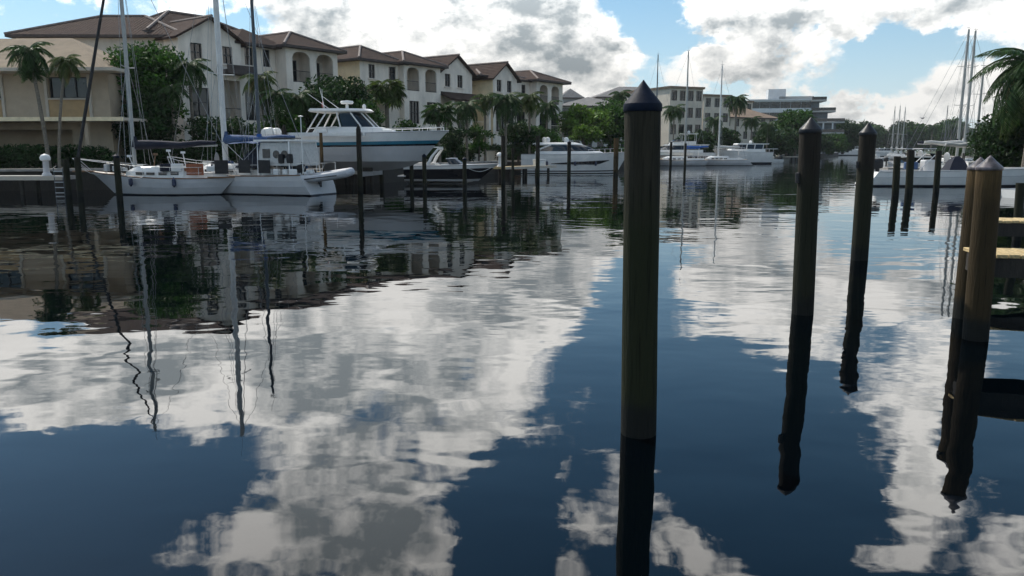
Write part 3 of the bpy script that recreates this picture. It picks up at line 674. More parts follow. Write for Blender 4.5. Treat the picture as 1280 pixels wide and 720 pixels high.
def palm(name, label, px, yc, Y, fl, n=15, kind='feather', m=None, trunk_r=.13, base=GZ, lean=(0, 0), group=None, skirt=0, dry=0, X=None):
    """px, yc: where the heart of the crown sits"""
    m = m or frond_m; t = Wy(px, yc, Y); x = t.x if X is None else X; H = t.z - base
    e = thing(name, label, 'palm tree', (x - lean[0], Y - lean[1], base), 0, group); tb = MB(); pts = []
    for i in range(7):
        q = i / 6; pts.append((lean[0] * q ** 1.6, lean[1] * q ** 1.6, -.3 + (H + .3) * q))
    tb.tube(pts, [trunk_r * 1.35, trunk_r * 1.1, trunk_r, trunk_r, trunk_r * .95, trunk_r * .9, trunk_r * 1.0], 8); tb.build('trunk', palmbark, e, smooth=True)
    ms = fronds(kind, m); md = fronds(kind, frond_dry); c = (lean[0], lean[1], H)
    n = int(n * 1.3)
    for k in range(n + skirt + dry):
        az = k * 2.39996 + random.uniform(-.25, .25)
        if k < n: q = (k + .5) / n; pitch = R(lerp(-58, 28, q ** .9)); me = ms[k % len(ms)]; s = fl * random.uniform(.85, 1.1) * (1 - .25 * (1 - q))
        elif k < n + skirt: pitch = R(random.uniform(48, 75)); me = ms[k % len(ms)]; s = fl * random.uniform(.75, 1.0)
        else: pitch = R(random.uniform(15, 60)); me = md[k % len(md)]; s = fl * random.uniform(.7, .95)
        put('frond', me, e, c, (0, pitch + R(18), az), s)
    return e
G1 = 'palms among the villas'
palm('palm_tree', 'slender palm with a shaggy hanging skirt before the tan house', 36, 64, 52, 2.1, 16, skirt=16, trunk_r=.12, lean=(-.7, .2))
palm('palm_tree', 'shorter leaning palm with yellowish fronds before the tan house', 82, 76, 51, 1.6, 14, m=frond_b, trunk_r=.09, lean=(1.0, .1), dry=4)
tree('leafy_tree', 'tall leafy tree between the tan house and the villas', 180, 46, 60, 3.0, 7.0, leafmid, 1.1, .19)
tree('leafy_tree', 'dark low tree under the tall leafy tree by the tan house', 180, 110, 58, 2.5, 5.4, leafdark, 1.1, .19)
palm('palm_tree', 'drooping palm beside the gabled bay of the largest villa', 236, 83, 60, 2.3, 17, m=frond_m, group=G1)
palm('palm_tree', 'young palm below the drooping one by the gabled bay', 214, 112, 58, 1.8, 13, group=G1)
palm('palm_tree', 'palm with yellow-green young fronds behind the mast with blue cover', 325, 98, 62, 2.0, 14, m=frond_b, dry=3, group=G1)
palm('palm_tree', 'dark palm under the arched wing of the largest villa', 345, 118, 61, 2.0, 15, group=G1)
palm('palm_tree', 'bushy young palm behind the hard top of the lifted boat', 372, 122, 63, 2.1, 15, group=G1)
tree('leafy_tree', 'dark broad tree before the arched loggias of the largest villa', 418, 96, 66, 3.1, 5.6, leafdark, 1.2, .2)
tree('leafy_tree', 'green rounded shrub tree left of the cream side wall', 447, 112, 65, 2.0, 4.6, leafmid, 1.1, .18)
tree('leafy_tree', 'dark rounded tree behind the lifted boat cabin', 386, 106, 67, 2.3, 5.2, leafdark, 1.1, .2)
palm('fan_palm', 'bright fan palm before the arched door of the second villa', 483, 112, 72, 2.4, 26, 'fan', frond_b, .2, group=G1)
palm('fan_palm', 'fan palm close behind the bow of the lifted boat', 548, 140, 74, 2.2, 22, 'fan', frond_m, .17, group=G1)
palm('palm_tree', 'small palm beneath the lean-to roof of the gabled villa', 583, 132, 80, 2.3, 15, group=G1)
palm('palm_tree', 'palm with bright yellow-green crown between two gabled villas', 606, 122, 84, 2.1, 13, m=frond_b, dry=2, group=G1)
palm('palm_tree', 'dark full palm before the gable of the last villa', 632, 124, 84, 2.9, 19, group=G1)
palm('palm_tree', 'bright palm before the recessed wall of the last villa', 662, 122, 86, 2.3, 16, m=frond_b, group=G1)
palm('palm_tree', 'palm standing at the corner tower of the last villa', 684, 132, 90, 2.2, 14, group=G1)
tree('leafy_tree', 'bright green bushy tree beside the last villa', 732, 128, 112, 4.0, 5.6, leafbright, 1.2, .3)  # brighter green leaf colour than the neighbouring tree
tree('leafy_tree', 'darker bushy tree between the bright green one and the thick piling', 764, 126, 116, 4.0, 6.4, leafmid, 1.2, .3)
tree('leafy_tree', 'low pale green shrub behind the white cruiser', 730, 156, 104, 2.6, 2.4, leafbright, 1.2, .26, cat='shrub')
palm('palm_tree', 'palm rising out of the bushy trees left of the thick piling', 775, 118, 120, 2.6, 14, group=G1)
G2 = 'palms and trees behind the far moorings'
palm('palm_tree', 'palm right beside the thick piling, behind the moorings', 843, 136, 140, 3.0, 18, group=G2)
palm('palm_tree', 'tallest palm behind the moorings, against the sky', 921, 124, 160, 3.6, 22, group=G2, trunk_r=.2)
palm('palm_tree', 'short palm left of the tallest one behind the moorings', 893, 150, 155, 2.9, 15, group=G2)
palm('palm_tree', 'short palm right of the tallest one behind the moorings', 940, 150, 160, 2.9, 15, group=G2)
for px, yt, Y, rx, hc, m_, lab in ((968, 160, 170, 5.0, 6, leafdark, 'dark tree before the sloping orange roof'), (905, 160, 158, 4.0, 4, leafdark, 'low dark tree beneath the tallest palm'), (997, 138, 185, 4.6, 8, leafmid, 'mid green tree left of the tall dark piling, before the modern building'), (985, 160, 175, 5.0, 5, leafdark, 'low dark shrub tree above the small white boats'), (870, 163, 150, 4.5, 3.6, leafdark, 'dark shrubbery behind the blue covered sailboat'), (1020, 166, 230, 5.5, 5.5, leafdark, 'dark tree between two tall pilings, under the balconies'), (1056, 150, 280, 7, 11, leafdark, 'rounded dark tree left of the second tall piling'), (1042, 168, 250, 6, 6, leafmid, 'tree below the edge of the balconies')):
    tree('leafy_tree', lab, px, yt, Y, rx, hc, m_, 1.0, .42, group=G2)
for px, yc, Y, lab in ((1012, 150, 200, 'palm at the right corner of the modern building'), (960, 156, 165, 'palm beneath the orange roof')):
    palm('palm_tree', lab, px, yc, Y, 3.0, 14, group=G2)
GB = 'bushes at the foot of the villas'
for px, yt, Y, rx, hc, m_, lab in ((296, 146, 60.5, 1.7, 2.6, leafdark, 'dark bush at the foot of the gabled bay'), (358, 140, 62, 1.9, 3.0, leafmid, 'green bush behind the solar arch of the sailing boat'), (462, 146, 70, 1.8, 3.4, leafdark, 'dark bush below the cream side wall'), (512, 150, 73, 1.8, 3.2, leafmid, 'green bush between the two fan palms'), (567, 154, 78, 1.7, 3.2, leafdark, 'dark bush at the first lean-to column'), (598, 156, 82, 1.7, 3.4, leafmid, 'green bush right of the lean-to columns'), (648, 150, 87, 2.2, 4.0, leafdark, 'dark bush under the gable of the last villa'), (676, 156, 90, 2.0, 3.4, leafmid, 'green bush beneath the corner tower'), (530, 158, 71, 1.6, 2.6, leafdark, 'low dark bush over the bow of the lifted boat'), (264, 140, 60, 1.7, 3.0, leafdark, 'dark bush behind the thick white mast')):
    tree('bush', lab, px, yt, Y, rx, hc, m_, 1.2, .17, group=GB, cat='bush')
# far tree line across the end of the canal
G3 = 'trees along the far end of the canal'
k = 0
for px in range(1068, 1300, 15):
    k += 1
    yt = 156 + 7 * math.sin(k * 1.9) + random.uniform(-3, 3); Y = 452 + random.uniform(0, 30)
    tree('far_tree', 'distant dark tree in the row closing the end of the canal', px + random.uniform(-4, 4), yt, Y, random.uniform(6.0, 9.0), (187 - yt) * Y / FPX * .95, leafdark if k % 3 else leafmid, .8, .85, group=G3)
for px, yc in ((1092, 160), (1166, 158), (1190, 157), (1228, 156), (1205, 160)):
    palm('far_palm', 'distant palm standing above the far tree row', px, yc, 440, 6.0, 16, group='palms above the far tree row', trunk_r=.35)
far = MB()
# wooded horizon beyond
hc = [(x, 640 + 30 * math.sin(x * .02), GZ + 5) for x in range(-100, 520, 14)]
o = put('woodland', leaf_mesh('woodland', hc, [(14, 8, random.uniform(5, 9)) for _ in hc], [230] * len(hc), 1.6, leafdark), None); o['kind'] = 'stuff'; o['label'] = 'distant wooded horizon behind the canal end'; o['category'] = 'woodland'
# hedges and shrubs on the left bank
hedge('dark clipped hedge in front of the tan house', (-44, 51.5), (-27, 53.0), 1.7, 1.6)
hedge('dark hedge below the largest villa', (-27, 57), (-16, 62.5), 2.2, 1.7)
hedge('rounded hedge below the second villa', (-14.5, 64), (-9.2, 73), 2.2, 1.6, leafmid)
hedge('dark hedge before the lean-to columns', (-7.6, 74), (-4.6, 84), 1.9, 1.6)
hedge('low dark hedge at the foot of the last villa', (-2.5, 89), (4.5, 101), 2.0, 1.6)
hedge('hedge behind the white cruiser', (8, 106), (22, 131), 1.7, 1.8, leafmid, .2)
hedge('long dark hedge behind the far moorings', (27, 139), (60, 186), 2.4, 2.4, leafdark, .3)
hedge('far dark hedge towards the canal end', (66, 195), (118, 302), 3.0, 3.4, leafdark, .5)
# right bank
tree('broad_tree', 'dark broad tree at the right bank', 1290, 124, 66, 3.8, 6.5, leafdark, 1.3, .2)
tree('broad_tree', 'low dark tree under the coconut palm', 1262, 150, 68, 3.0, 4.2, leafdark, 1.3, .2)
palm('coconut_palm', 'coconut palm with long drooping fronds on the right bank', 1296, 82, 58, 5.2, 22, 'long', frond_m, .22, dry=3)
palm('coconut_palm', 'second palm crown low behind the coconut palm', 1290, 128, 63, 3.6, 16, 'long', frond_b, .18)
hedge('dark hedge along the right bank', (44, 66), (66, 108), 2.0, 2.4, leafdark, .22)
hedge('dark hedge far along the right bank', (69, 114), (104, 192), 2.6, 3.0, leafdark, .36)
# ------------------------------------------------------------------ boats
def hull_part(parent, L, B, fb0, fb1, draft=.45, rake=.9, tw=.8, kind='power', rows=None, mats=None, sag=.0, srake=0.0, z0=0.0, n=16, p=2.3, full=.42, name='hull', deckm=None, bulwark=.0):
    """hull from stern (x=-L/2) to bow; rows: (height fraction, width factor, material of the strip below)"""
    rows = rows or ([(1, 1, 0), (.86, .985, 0), (.55, .95, 0), (.22, .88, 0), (.0, .80, 1)] if kind == 'power' else [(1, 1, 0), (.75, .995, 0), (.45, .97, 0), (.18, .90, 0), (.06, .86, 1), (-.1, .74, 1)])
    mb = MB(); st = [k / (n - 1) for k in range(n)]; st = [1 - (1 - s) ** 1.25 for s in st]
    def hb(s):
        if s < full: return B / 2 * lerp(tw, 1, math.sin(math.pi / 2 * s / full))
        return B / 2 * max(.012, 1 - ((s - full) / (1 - full)) ** p)
    def sheer(s): return lerp(fb0, fb1, s ** 1.6) - sag * math.sin(math.pi * s)
    def section(s):
        r = []; sh = sheer(s)
        for fr, wf, _ in rows:
            fore = (1 - fr) * s ** 6; wfe = lerp(1, wf, 1 - .0 * s) * (1 - .45 * fore)
            x = -L / 2 + s * L - rake * max(0, 1 - fr) ** .9 * s ** 3 + srake * (1 - fr) * (1 - s) ** 4
            r.append((x, hb(s) * wfe, fr * sh + z0))
        xk = -L / 2 + s * L - rake * 1.15 * s ** 3 + srake * (1 - s) ** 4
        r.append((xk, 0.0, z0 - draft * (1 - s ** 5)))
        return r
    secs = [section(s) for s in st]; m_ = len(rows)
    for a, b in zip(secs[:-1], secs[1:]):
        for sg in (-1, 1):
            for i in range(m_):
                mb.quad((a[i][0], sg * a[i][1], a[i][2]), (b[i][0], sg * b[i][1], b[i][2]), (b[i + 1][0], sg * b[i + 1][1], b[i + 1][2]), (a[i + 1][0], sg * a[i + 1][1], a[i + 1][2]), rows[i][2])
    for i in range(m_):      # transom
        a = secs[0]; mb.quad((a[i][0], -a[i][1], a[i][2]), (a[i][0], a[i][1], a[i][2]), (a[i + 1][0], a[i + 1][1], a[i + 1][2]), (a[i + 1][0], -a[i + 1][1], a[i + 1][2]), rows[i][2])
    bm_obj = None
    o = mb.build(name, mats or [gel, antifoul], parent, smooth=35)
    d = MB()
    for a, b in zip(secs[:-1], secs[1:]):
        za, zb = a[0][2] - bulwark, b[0][2] - bulwark; ia, ib = a[0][1] * .985, b[0][1] * .985
        d.quad((a[0][0], -ia, za), (b[0][0], -ib, zb), (b[0][0], 0, zb + .05), (a[0][0], 0, za + .05)); d.quad((a[0][0], ia, za), (b[0][0], ib, zb), (b[0][0], 0, zb + .05), (a[0][0], 0, za + .05))
    d.build('deck', deckm or deck_m, parent, smooth=30)
    g = MB()                 # rub rail along the sheer
    for sg in (-1, 1): g.tube([(a[0][0], sg * a[0][1], a[0][2] + .01) for a in secs], .035, 5)
    g.build('rub_rail', gel2 if kind == 'power' else teak, parent)
    return lambda s: (-L / 2 + s * L, hb(s), sheer(s) + z0)
def ring(x0, x1, wa, wb, z, nose=.5, slope=0.0):
    fr = [0, .2, .4, .6, .75, .87, .95, 1.0]; pts = []
    def w(f): return lerp(wa, wb, f) * (1 - nose * max(0, (f - .6) / .4) ** 2)
    for f in fr: pts.append((lerp(x0, x1, f), -w(f), z + slope * f))
    for f in reversed(fr): pts.append((lerp(x0, x1, f), w(f), z + slope * f))
    return pts
def cabin(parent, layers, mats, name='cabin', mrow=None, smooth=35):
    """layers: (z, x0, x1, half-width aft, half-width fore, nose)"""
    b = MB(); b.rings([ring(x0, x1, wa, wb, z, no) for z, x0, x1, wa, wb, no in layers], mrow=mrow); return b.build(name, mats, parent, smooth=smooth)
def rail_run(parent, edge, s0, s1, h, inset=.08, n=8, name='guard_rail', r=.016, sides=(-1, 1), mid=True):
    b = MB()
    for sg in sides:
        P = []
        for k in range(n + 1):
            x, y, z = edge(lerp(s0, s1, k / n)); q = Vector((x, sg * max(y - inset, .02), z)); P.append(q); b.tube([q, q + UP * h], r, 5)
        b.tube([q + UP * h for q in P], r, 5)
        if mid: b.tube([q + UP * h * .5 for q in P], r * .7, 4)
    return b.build(name, steel, parent)
def portlights(parent, xs, y, z, size=(.5, .22), sgs=(-1, 1), name='portlight', tilt=0.0):
    for x in xs:
        for sg in sgs: MB().box((x, sg * y, z), (size[0], .03, size[1]), bevel=.01).build(name, glass, parent)
def fender(parent, x, y, z):
    MB().lathe([(.03, .5), (.05, .42), (.11, .36), (.12, .05), (.05, -.02), (.02, -.06)], 8, (x, y, z - .25)).build('fender', mat('fender_navy', (.02, .03, .07), .5), parent, smooth=True)
def outboard(parent, x, y, z, s=1.0, m=None):
    m = m or black; o = thing('tmp', 'x', 'x'); bpy.data.objects.remove(o)
    c = MB(); M3 = Matrix.Rotation(R(-8), 3, 'Y')
    c.rings([[M3 @ Vector(q) * s + Vector((x, y, z)) for q in ring(-.36 * k, .34 * k, .20 * k, .17 * k, zz, .5)] for k, zz in ((.82, .05), (1, .2), (1.02, .48), (.85, .62), (.45, .68))])
    co = c.build('outboard_motor', m, parent, smooth=40)
    g = MB(); g.box((x - .02 * s, y, z - .35 * s), (.2 * s, .12 * s, .8 * s)); g.box((x - .05 * s, y, z - .62 * s), (.5 * s, .26 * s, .03 * s)); g.build('leg', m, co)
def mast_set(parent, x, zdeck, H, r=.10, boom=4.0, cover=navy, m=alu, spreaders=(.45, .72), sw=.9, bow=None, stern=None, beam=1.4, furl=None, boomz=1.3, boom_dir=-1, stays=True, coverr=.2, lean=0.0, boomm=None):
    """mast with spreaders, boom with furled sail, standing rigging; H: masthead height above water"""
    b = MB(); top = Vector((x + lean, 0, H)); bot = Vector((x, 0, zdeck - .1)); b.tube([bot, bot.lerp(top, .6), top], [r, r, r * .75], 8)
    mo = b.build('mast', m, parent, smooth=True)
    for f in spreaders:
        p = bot.lerp(top, f); q = MB(); q.tube([p + Vector((-.05, -sw, .08)), p, p + Vector((-.05, sw, .08))], .03, 5); q.build('spreader', m, mo)
    MB().tube([top, top + Vector((0, 0, .7))], .012, 4).box(top + Vector((.0, 0, .12)), (.5, .06, .04)).build('masthead_aerial', wire_m, mo)
    if boom:
        z = zdeck + boomz; a = Vector((x + boom_dir * .12, 0, z)); c = a + Vector((boom_dir * boom, 0, .12))
        bo = MB().tube([a, c], .06, 6).build('boom', boomm or m, parent)
        if cover:
            f = MB(); rs = [coverr * 1.25, coverr * 1.35, coverr * 1.1, coverr * .95, coverr * .8, coverr * .5]; pts = [a.lerp(c, t) + UP * (coverr * .6 + .05 * math.sin(t * 9)) for t in (0, .08, .3, .55, .8, .98)]
            f.tube(pts, rs, 9); f.tube([pts[0] + Vector((0, 0, -.1)), pts[0] + Vector((0, 0, .5))], [coverr * 1.1, .09], 8)
            f.build('sail_cover', cover, bo, smooth=True)
    if stays:
        w = MB(); hd = bot.lerp(top, .98)
        for sg in (-1, 1):
            for f, xo in ((.98, -.05), (.98, -.35), (.45, .45), (.45, -.6)):
                s0 = bot.lerp(top, f); ch = Vector((x + xo, sg * beam, zdeck)); k = bot.lerp(top, spreaders[0] if spreaders else .5) + Vector((-.05, sg * sw, .08))
                w.tube([s0, k, ch] if f > .9 and spreaders and xo == -.05 else [s0, ch], .013, 4)
        if stern: w.tube([hd, Vector(stern)], .014, 4)
        if bow and not furl: w.tube([hd, Vector(bow)], .014, 4)
        w.build('rigging', wire_m, parent)
        if bow and furl:
            B0 = Vector(bow); MB().tube([B0, B0.lerp(hd, .06), B0.lerp(hd, .3), B0.lerp(hd, .75), B0.lerp(hd, .98)], [.05, .085, .095, .07, .03], 7).build('furled_sail', furl, parent, smooth=True)
    return mo
def dodger(parent, x0, x1, w, z0, z1, m, name='dodger'):
    """hooped canvas hood with clear panels"""
    b = MB(); R_ = []
    for x, h in ((x0, .0), (x0 + (x1 - x0) * .35, 1.0), (x1, .96)):
        zz = lerp(z0 + .1, z1, h); R_.append([Vector((x, w * math.cos(a), z0 + (zz - z0) * max(0, math.sin(a)) ** .55)) for a in [math.pi * k / 10 for k in range(11)]])
    b.rings(R_, closed=False, cap0=False, cap1=False); o = b.build(name, m, parent, smooth=True)
    return o
def bimini(parent, x0, x1, w, zd, z, m):
    b = MB(); Rr = [[Vector((x, lerp(-w, w, k / 8), zz - .12 * (2 * k / 8 - 1) ** 2)) for k in range(9)] for x, zz in ((x0, z - .06), ((x0 + x1) / 2, z), (x1, z - .06))]
    b.rings(Rr, closed=False, cap0=False, cap1=False); o = b.build('bimini_top', m, parent, smooth=True)
    f = MB(); xm = (x0 + x1) / 2
    for sg in (-1, 1):
        for x in (x0, x1): f.tube([(xm, sg * w, zd), (x, sg * w, z - .19)], .016, 5)
    f.build('bimini_frame', steel, parent)
def sailboat(label, loc, rz, L=9, B=2.9, fb0=.85, fb1=1.2, H=14, mx=.08, boom=3.6, cover=navy, hullm=None, mastm=alu, furl=None, group='sailing boats', cab=True, hood=None, rails=True, sprit=0.0, mr=.10, tw=.72, srake=.5, mats=None, lean=0.0, spread=(.42, .72), sw=.85, boomz=1.25, boomm=None):
    e = thing('sailboat', label, 'sailboat', loc, rz, group)
    ed = hull_part(e, L, B, fb0, fb1, .35, 1.3, tw, 'sail', mats=mats or [hullm or gel2, antifoul], sag=.14, srake=srake, p=2.1, full=.45)
    zc = lerp(fb0, fb1, .3)
    if cab:
        c = cabin(e, [(zc - .12, -L * .16, L * .25, B * .32, B * .25, .35), (zc + .22, -L * .16, L * .24, B * .31, B * .24, .35), (zc + .46, -L * .155, L * .18, B * .27, B * .20, .35), (zc + .52, -L * .15, L * .16, B * .2, B * .14, .3)], gel, 'coachroof')
        portlights(c, [L * q for q in (-.10, -.02, .06, .13)], B * .305, zc + .12, (.46, .17))
        MB().box((L * .1, 0, zc + .55), (.55, .55, .08), bevel=.03).box((-L * .02, .25, zc + .56), (.4, .3, .07), bevel=.02).build('hatch', glass, c)
        co = MB(); co.rings([ring(-L * .44, -L * .16, B * .27, B * .30, fb0 - .05, 0), ring(-L * .43, -L * .165, B * .25, B * .28, fb0 + .26, 0)]); co.build('cockpit_coaming', gel, e)
        MB().lathe([(.05, 0), (.05, .6), (.04, .9)], 8, (-L * .34, 0, fb0 + .2)).lathe([(.34, -.02), (.38, 0), (.34, .02)], 16, (-L * .34 - .1, 0, fb0 + 1.0), M=Matrix.Rotation(R(90), 3, 'Y')).build('helm', steel, e)
    if hood: dodger(e, -L * .06, -L * .24, B * .33, zc + .3, zc + 1.35, hood)
    tip = (L / 2 + sprit - .1, 0, fb1 + .12)
    mast_set(e, L * mx, zc + (.5 if cab else .1), H, mr, boom, cover, mastm, spread, sw, tip, (-L / 2 + .15, 0, fb0 + .1), B * .46, furl, boomz, lean=lean, boomm=boomm)
    if rails:
        rail_run(e, ed, .05, .86, .62, n=9, name='lifeline', r=.012)
        b = MB(); x, y, z = ed(.86); xe = L / 2 + sprit; P = [(x, -y * .9, z + .62), (xe - .15, -.22, fb1 + .72), (xe + .05, 0, fb1 + .74), (xe - .15, .22, fb1 + .72), (x, y * .9, z + .62)]
        b.tube(P, .018, 5)
        for q in P[1:4]: b.tube([q, (q[0] - .25 - sprit * .6, q[1] * .6, fb1)], .016, 5)
        b.build('bow_pulpit', steel, e)
        b = MB(); x, y, z = ed(.05); b.tube([(x, -y * .9, z + .62), (-L / 2 + .05, -y * .8, z + .65), (-L / 2 + .05, y * .8, z + .65), (x, y * .9, z + .62)], .018, 5); b.build('stern_rail', steel, e)
    if sprit: MB().box((L / 2 + sprit * .4, 0, fb1 + .02), (sprit * 1.3, .36, .08), bevel=.02).build('bowsprit', teak, e)
    return e, ed
# --- boat 1: white sailing boat with dark canvas, bow to the left
A1 = Wz(112, 244); B1 = Wz(283, 243.5)
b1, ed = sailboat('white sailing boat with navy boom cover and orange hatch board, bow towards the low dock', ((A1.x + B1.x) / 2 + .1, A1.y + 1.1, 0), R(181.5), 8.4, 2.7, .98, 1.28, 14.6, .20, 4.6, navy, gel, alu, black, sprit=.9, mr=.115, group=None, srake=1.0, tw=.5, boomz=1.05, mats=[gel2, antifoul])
MB().box((-2.05, 1.02, 1.42), (.95, .06, .62), bevel=.02).build('hatch_board', orange_box, b1)
MB().box((-3.5, .95, 1.55), (.75, .06, .75), bevel=.02).build('weather_cloth', black, b1)
MB().box((-3.5, 1.1, .99), (1.5, .06, .07)).build('toe_rail', teak, b1)
for x, h_, dx in ((-.6, .9, .2), (.5, .7, -.15), (-1.3, .8, .1), (1.6, .6, .2)): MB().tube([(x, .3, 1.5), (x + dx, .35, 1.5 + h_)], .03, 5).box((x + dx, .35, 1.55 + h_), (.25, .1, .12), bevel=.02).build('deck_gear', random.choice([white_plastic, teak, offcanvas]), b1)
for k in range(20):
    x = random.uniform(-3.4, 3.2); y = random.choice((-1, 1)) * random.uniform(.2, .95); s = random.uniform(.16, .42)
    MB().box((x, y, 1.32 + s * .5), (s * 1.5, s, s), rz=random.random(), bevel=.04).build('deck_locker', random.choice([gel, offcanvas, black, teak, navy]), b1)
fender(b1, -1.0, 1.42, .75); fender(b1, 1.4, 1.33, .8)
# --- boat 2: sailing boat with blue canvas, stern to the right
sx, sy = Wz(395, 243.5).x, 44.6; ang = R(159); L2 = 10.6
c2 = Vector((sx, sy, 0)) + Vector((math.cos(ang), math.sin(ang), 0)) * (L2 / 2)
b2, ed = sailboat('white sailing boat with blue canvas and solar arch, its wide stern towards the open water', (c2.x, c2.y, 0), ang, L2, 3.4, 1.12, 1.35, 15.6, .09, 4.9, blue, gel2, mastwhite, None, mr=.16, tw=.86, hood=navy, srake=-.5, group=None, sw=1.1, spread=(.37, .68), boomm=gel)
mast_set(b2, -1.55, 1.3, 12.2, .10, 0, None, darkmast, (.5,), .6, None, None, 1.55, None)
MB().tube([(-1.55, 0, 2.5), (-1.55, 0, 3.4)], [.2, .14], 8).build('mast_cover', brightblue, b2)
MB().box((-3.4, 0, 3.0), (2.5, 2.6, .10), bevel=.03).build('arch_roof', gel, b2)
a_ = MB()
for sg in (-1, 1):
    for x in (-4.5, -2.4): a_.tube([(x - .1, sg * 1.45, 1.1), (x, sg * 1.25, 2.98)], .04, 6)
    a_.tube([(-5.0, sg * .9, 1.1), (-5.3, sg * .9, 1.75), (-6.0, sg * .9, 1.8), (-6.0, sg * .9, 1.3)], .022, 6)
a_.build('arch_frame', steel, b2)
MB().box((-3.3, 0, 3.14), (1.5, 1.2, .05), bevel=.01).build('solar_panel', glass, b2)
en = cabin(b2, [(1.62, -4.7, -2.5, 1.28, 1.32, 0), (2.3, -4.65, -2.5, 1.26, 1.3, 0), (2.9, -4.5, -2.55, 1.15, 1.2, 0)], offcanvas, 'cockpit_enclosure')
for x in (-4.2, -3.65): MB().lathe([(.01, -.02), (.22, -.015), (.22, .015), (.01, .02)], 14, (x, 1.285, 2.25), M=Matrix.Rotation(R(90), 3, 'X')).build('window', glass, en)
MB().box((-3.0, 1.30, 2.3), (.5, .04, .5), bevel=.01).build('window', glass, en)
bimini(b2, -2.6, -.4, 1.4, 1.9, 3.0, blue)
for x in (-1.7, -3.05): MB().box((x, 1.60, 1.58), (.8, .05, .72), bevel=.02).build('weather_cloth', black, b2)
for x in (-4.0, -4.55):
    MB().lathe([(.02, .0), (.17, .03), (.19, .25), (.17, .5), (.02, .54)], 10, (x, 1.3, 1.75)).build('fuel_drum', black, b2, smooth=True)
for x, s in ((-3.7, .3), (-4.3, .26), (-4.8, .3), (-3.3, .25)): MB().box((x, 1.38, 1.3), (s * 1.2, s, s), bevel=.05).build('deck_locker', white_plastic, b2)
for k in range(20):
    x = random.uniform(-4.9, 3.5); y = random.uniform(-.9, .95); s = random.uniform(.18, .45); MB().box((x, y, 1.42 + s * .5), (s * 1.4, s, s), rz=random.random(), bevel=.04).build('deck_gear', random.choice([gel, offcanvas, black, teak, blue, navy]), b2)
MB().tube([(-5.1, .9, 1.2), (-5.1, .9, 4.3)], .03, 5).lathe([(.02, -.05), (.16, 0), (.02, .05)], 8, (-5.1, .9, 4.3)).build('wind_generator', white_plastic, b2)
MB().box((-5.55, 0, .25), (.12, .18, 1.1)).build('rudder', antifoul, b2)
# dinghy hanging from the davits
d = thing('inflatable_dinghy', 'grey inflatable dinghy slung behind the stern of the blue canvas sailing boat', 'dinghy', (sx + .75, sy - .35, 1.05), R(6), None)
tb = MB(); pts = [(-1.35, .55, 0), (-.5, .56, .0), (.5, .54, .05), (1.0, .44, .09), (1.30, .0, .14), (1.0, -.44, .09), (.5, -.54, .05), (-.5, -.56, 0), (-1.35, -.55, 0)]
tb.tube(pts, [.17, .22, .23, .23, .23, .23, .23, .22, .17], 10); tb.build('buoyancy_tube', rubber_grey, d, smooth=True)
MB().box((-.1, 0, -.1), (2.1, .85, .08)).build('floor', gel2, d); MB().box((-1.05, 0, .08), (.07, .85, .5)).build('transom', gel2, d); MB().box((-.2, 0, .12), (.25, .95, .05)).build('thwart', teak, d)
MB().tube([(-1.3, .765, 0), (.6, .755, .05)], .03, 5).tube([(-1.3, -.765, 0), (.6, -.755, .05)], .03, 5).build('rubbing_strake', black, d)
outboard(d, -1.35, 0, .3, .7)
d.rotation_euler = (R(4), R(-5), R(4))

# --- boat 3: sport boat hanging in a lift
C3 = Wy(452, 200, 51.0); z3 = 1.62
b3 = thing('sport_boat', 'white sport fishing boat with teal stripe hanging in a boat lift', 'motorboat', (C3.x, 51.3, 0), R(-7), None)
rows3 = [(1, 1, 0), (.90, 1.0, 0), (.72, .985, 2), (.62, .975, 1), (.56, .965, 3), (.30, .90, 3), (.08, .82, 3)]
ed = hull_part(b3, 11.4, 3.3, 1.82, 2.05, .5, 1.9, .86, 'power', rows3, [gel, blackhull, teal, gel2], z0=z3, p=2.4, full=.45)
zc = z3 + 1.85
cabin(b3, [(zc - .1, -3.0, 2.4, 1.3, 1.1, .6), (zc + .25, -2.6, 2.1, 1.25, 1.0, .55), (zc + .45, -2.5, 1.3, 1.2, .95, .5)], gel, 'deckhouse_base')
for z_, xs in ((zc + .45, (-2.3, 1.0)),):
    gl = cabin(b3, [(z_, -.9, .95, 1.12, .92, .5), (z_ + .85, -1.1, .1, 1.02, .85, .45)], glass, 'windscreen')
    for sg in (-1, 1):
        p_ = MB()
        p_.tube([(1.0, sg * .5, z_), (.12, sg * .46, z_ + .9)], .05, 6); p_.tube([(.3, sg * 1.02, z_), (-.4, sg * .95, z_ + .9)], .05, 6); p_.tube([(-1.0, sg * 1.14, z_), (-1.25, sg * 1.05, z_ + .9)], .05, 6)
        p_.tube([(-3.3, sg * 1.3, zc - .1), (-2.4, sg * 1.1, z_ + .9)], .05, 6); p_.tube([(-2.8, sg * 1.3, zc), (-1.9, sg * 1.1, z_ + .9)], .05, 6)
        p_.tube([(-3.1, sg * 1.27, zc + .35), (-1.2, sg * 1.18, zc + .45)], .035, 6)
        p_.build('hard_top_frame', gel, b3)
    MB().rings([ring(-2.9, .55, 1.25, 1.0, z_ + .92, .5), ring(-3.0, .7, 1.32, 1.08, z_ + 1.0, .5), ring(-2.9, .5, 1.25, 1.0, z_ + 1.14, .5)]).build('hard_top', gel, b3, smooth=35)
zt = zc + 1.6
MB().lathe([(.10, 0), (.10, .25), (.06, .3)], 8, (-.9, 0, zt)).lathe([(.05, .3), (.38, .32), (.42, .42), (.38, .5), (.05, .53)], 14, (-.9, 0, zt)).build('radar', white_plastic, b3, smooth=40)
MB().lathe([(.05, 0), (.12, .08), (.13, .2), (.05, .32)], 10, (.1, .4, zt)).build('aerial_dome', white_plastic, b3, smooth=True)
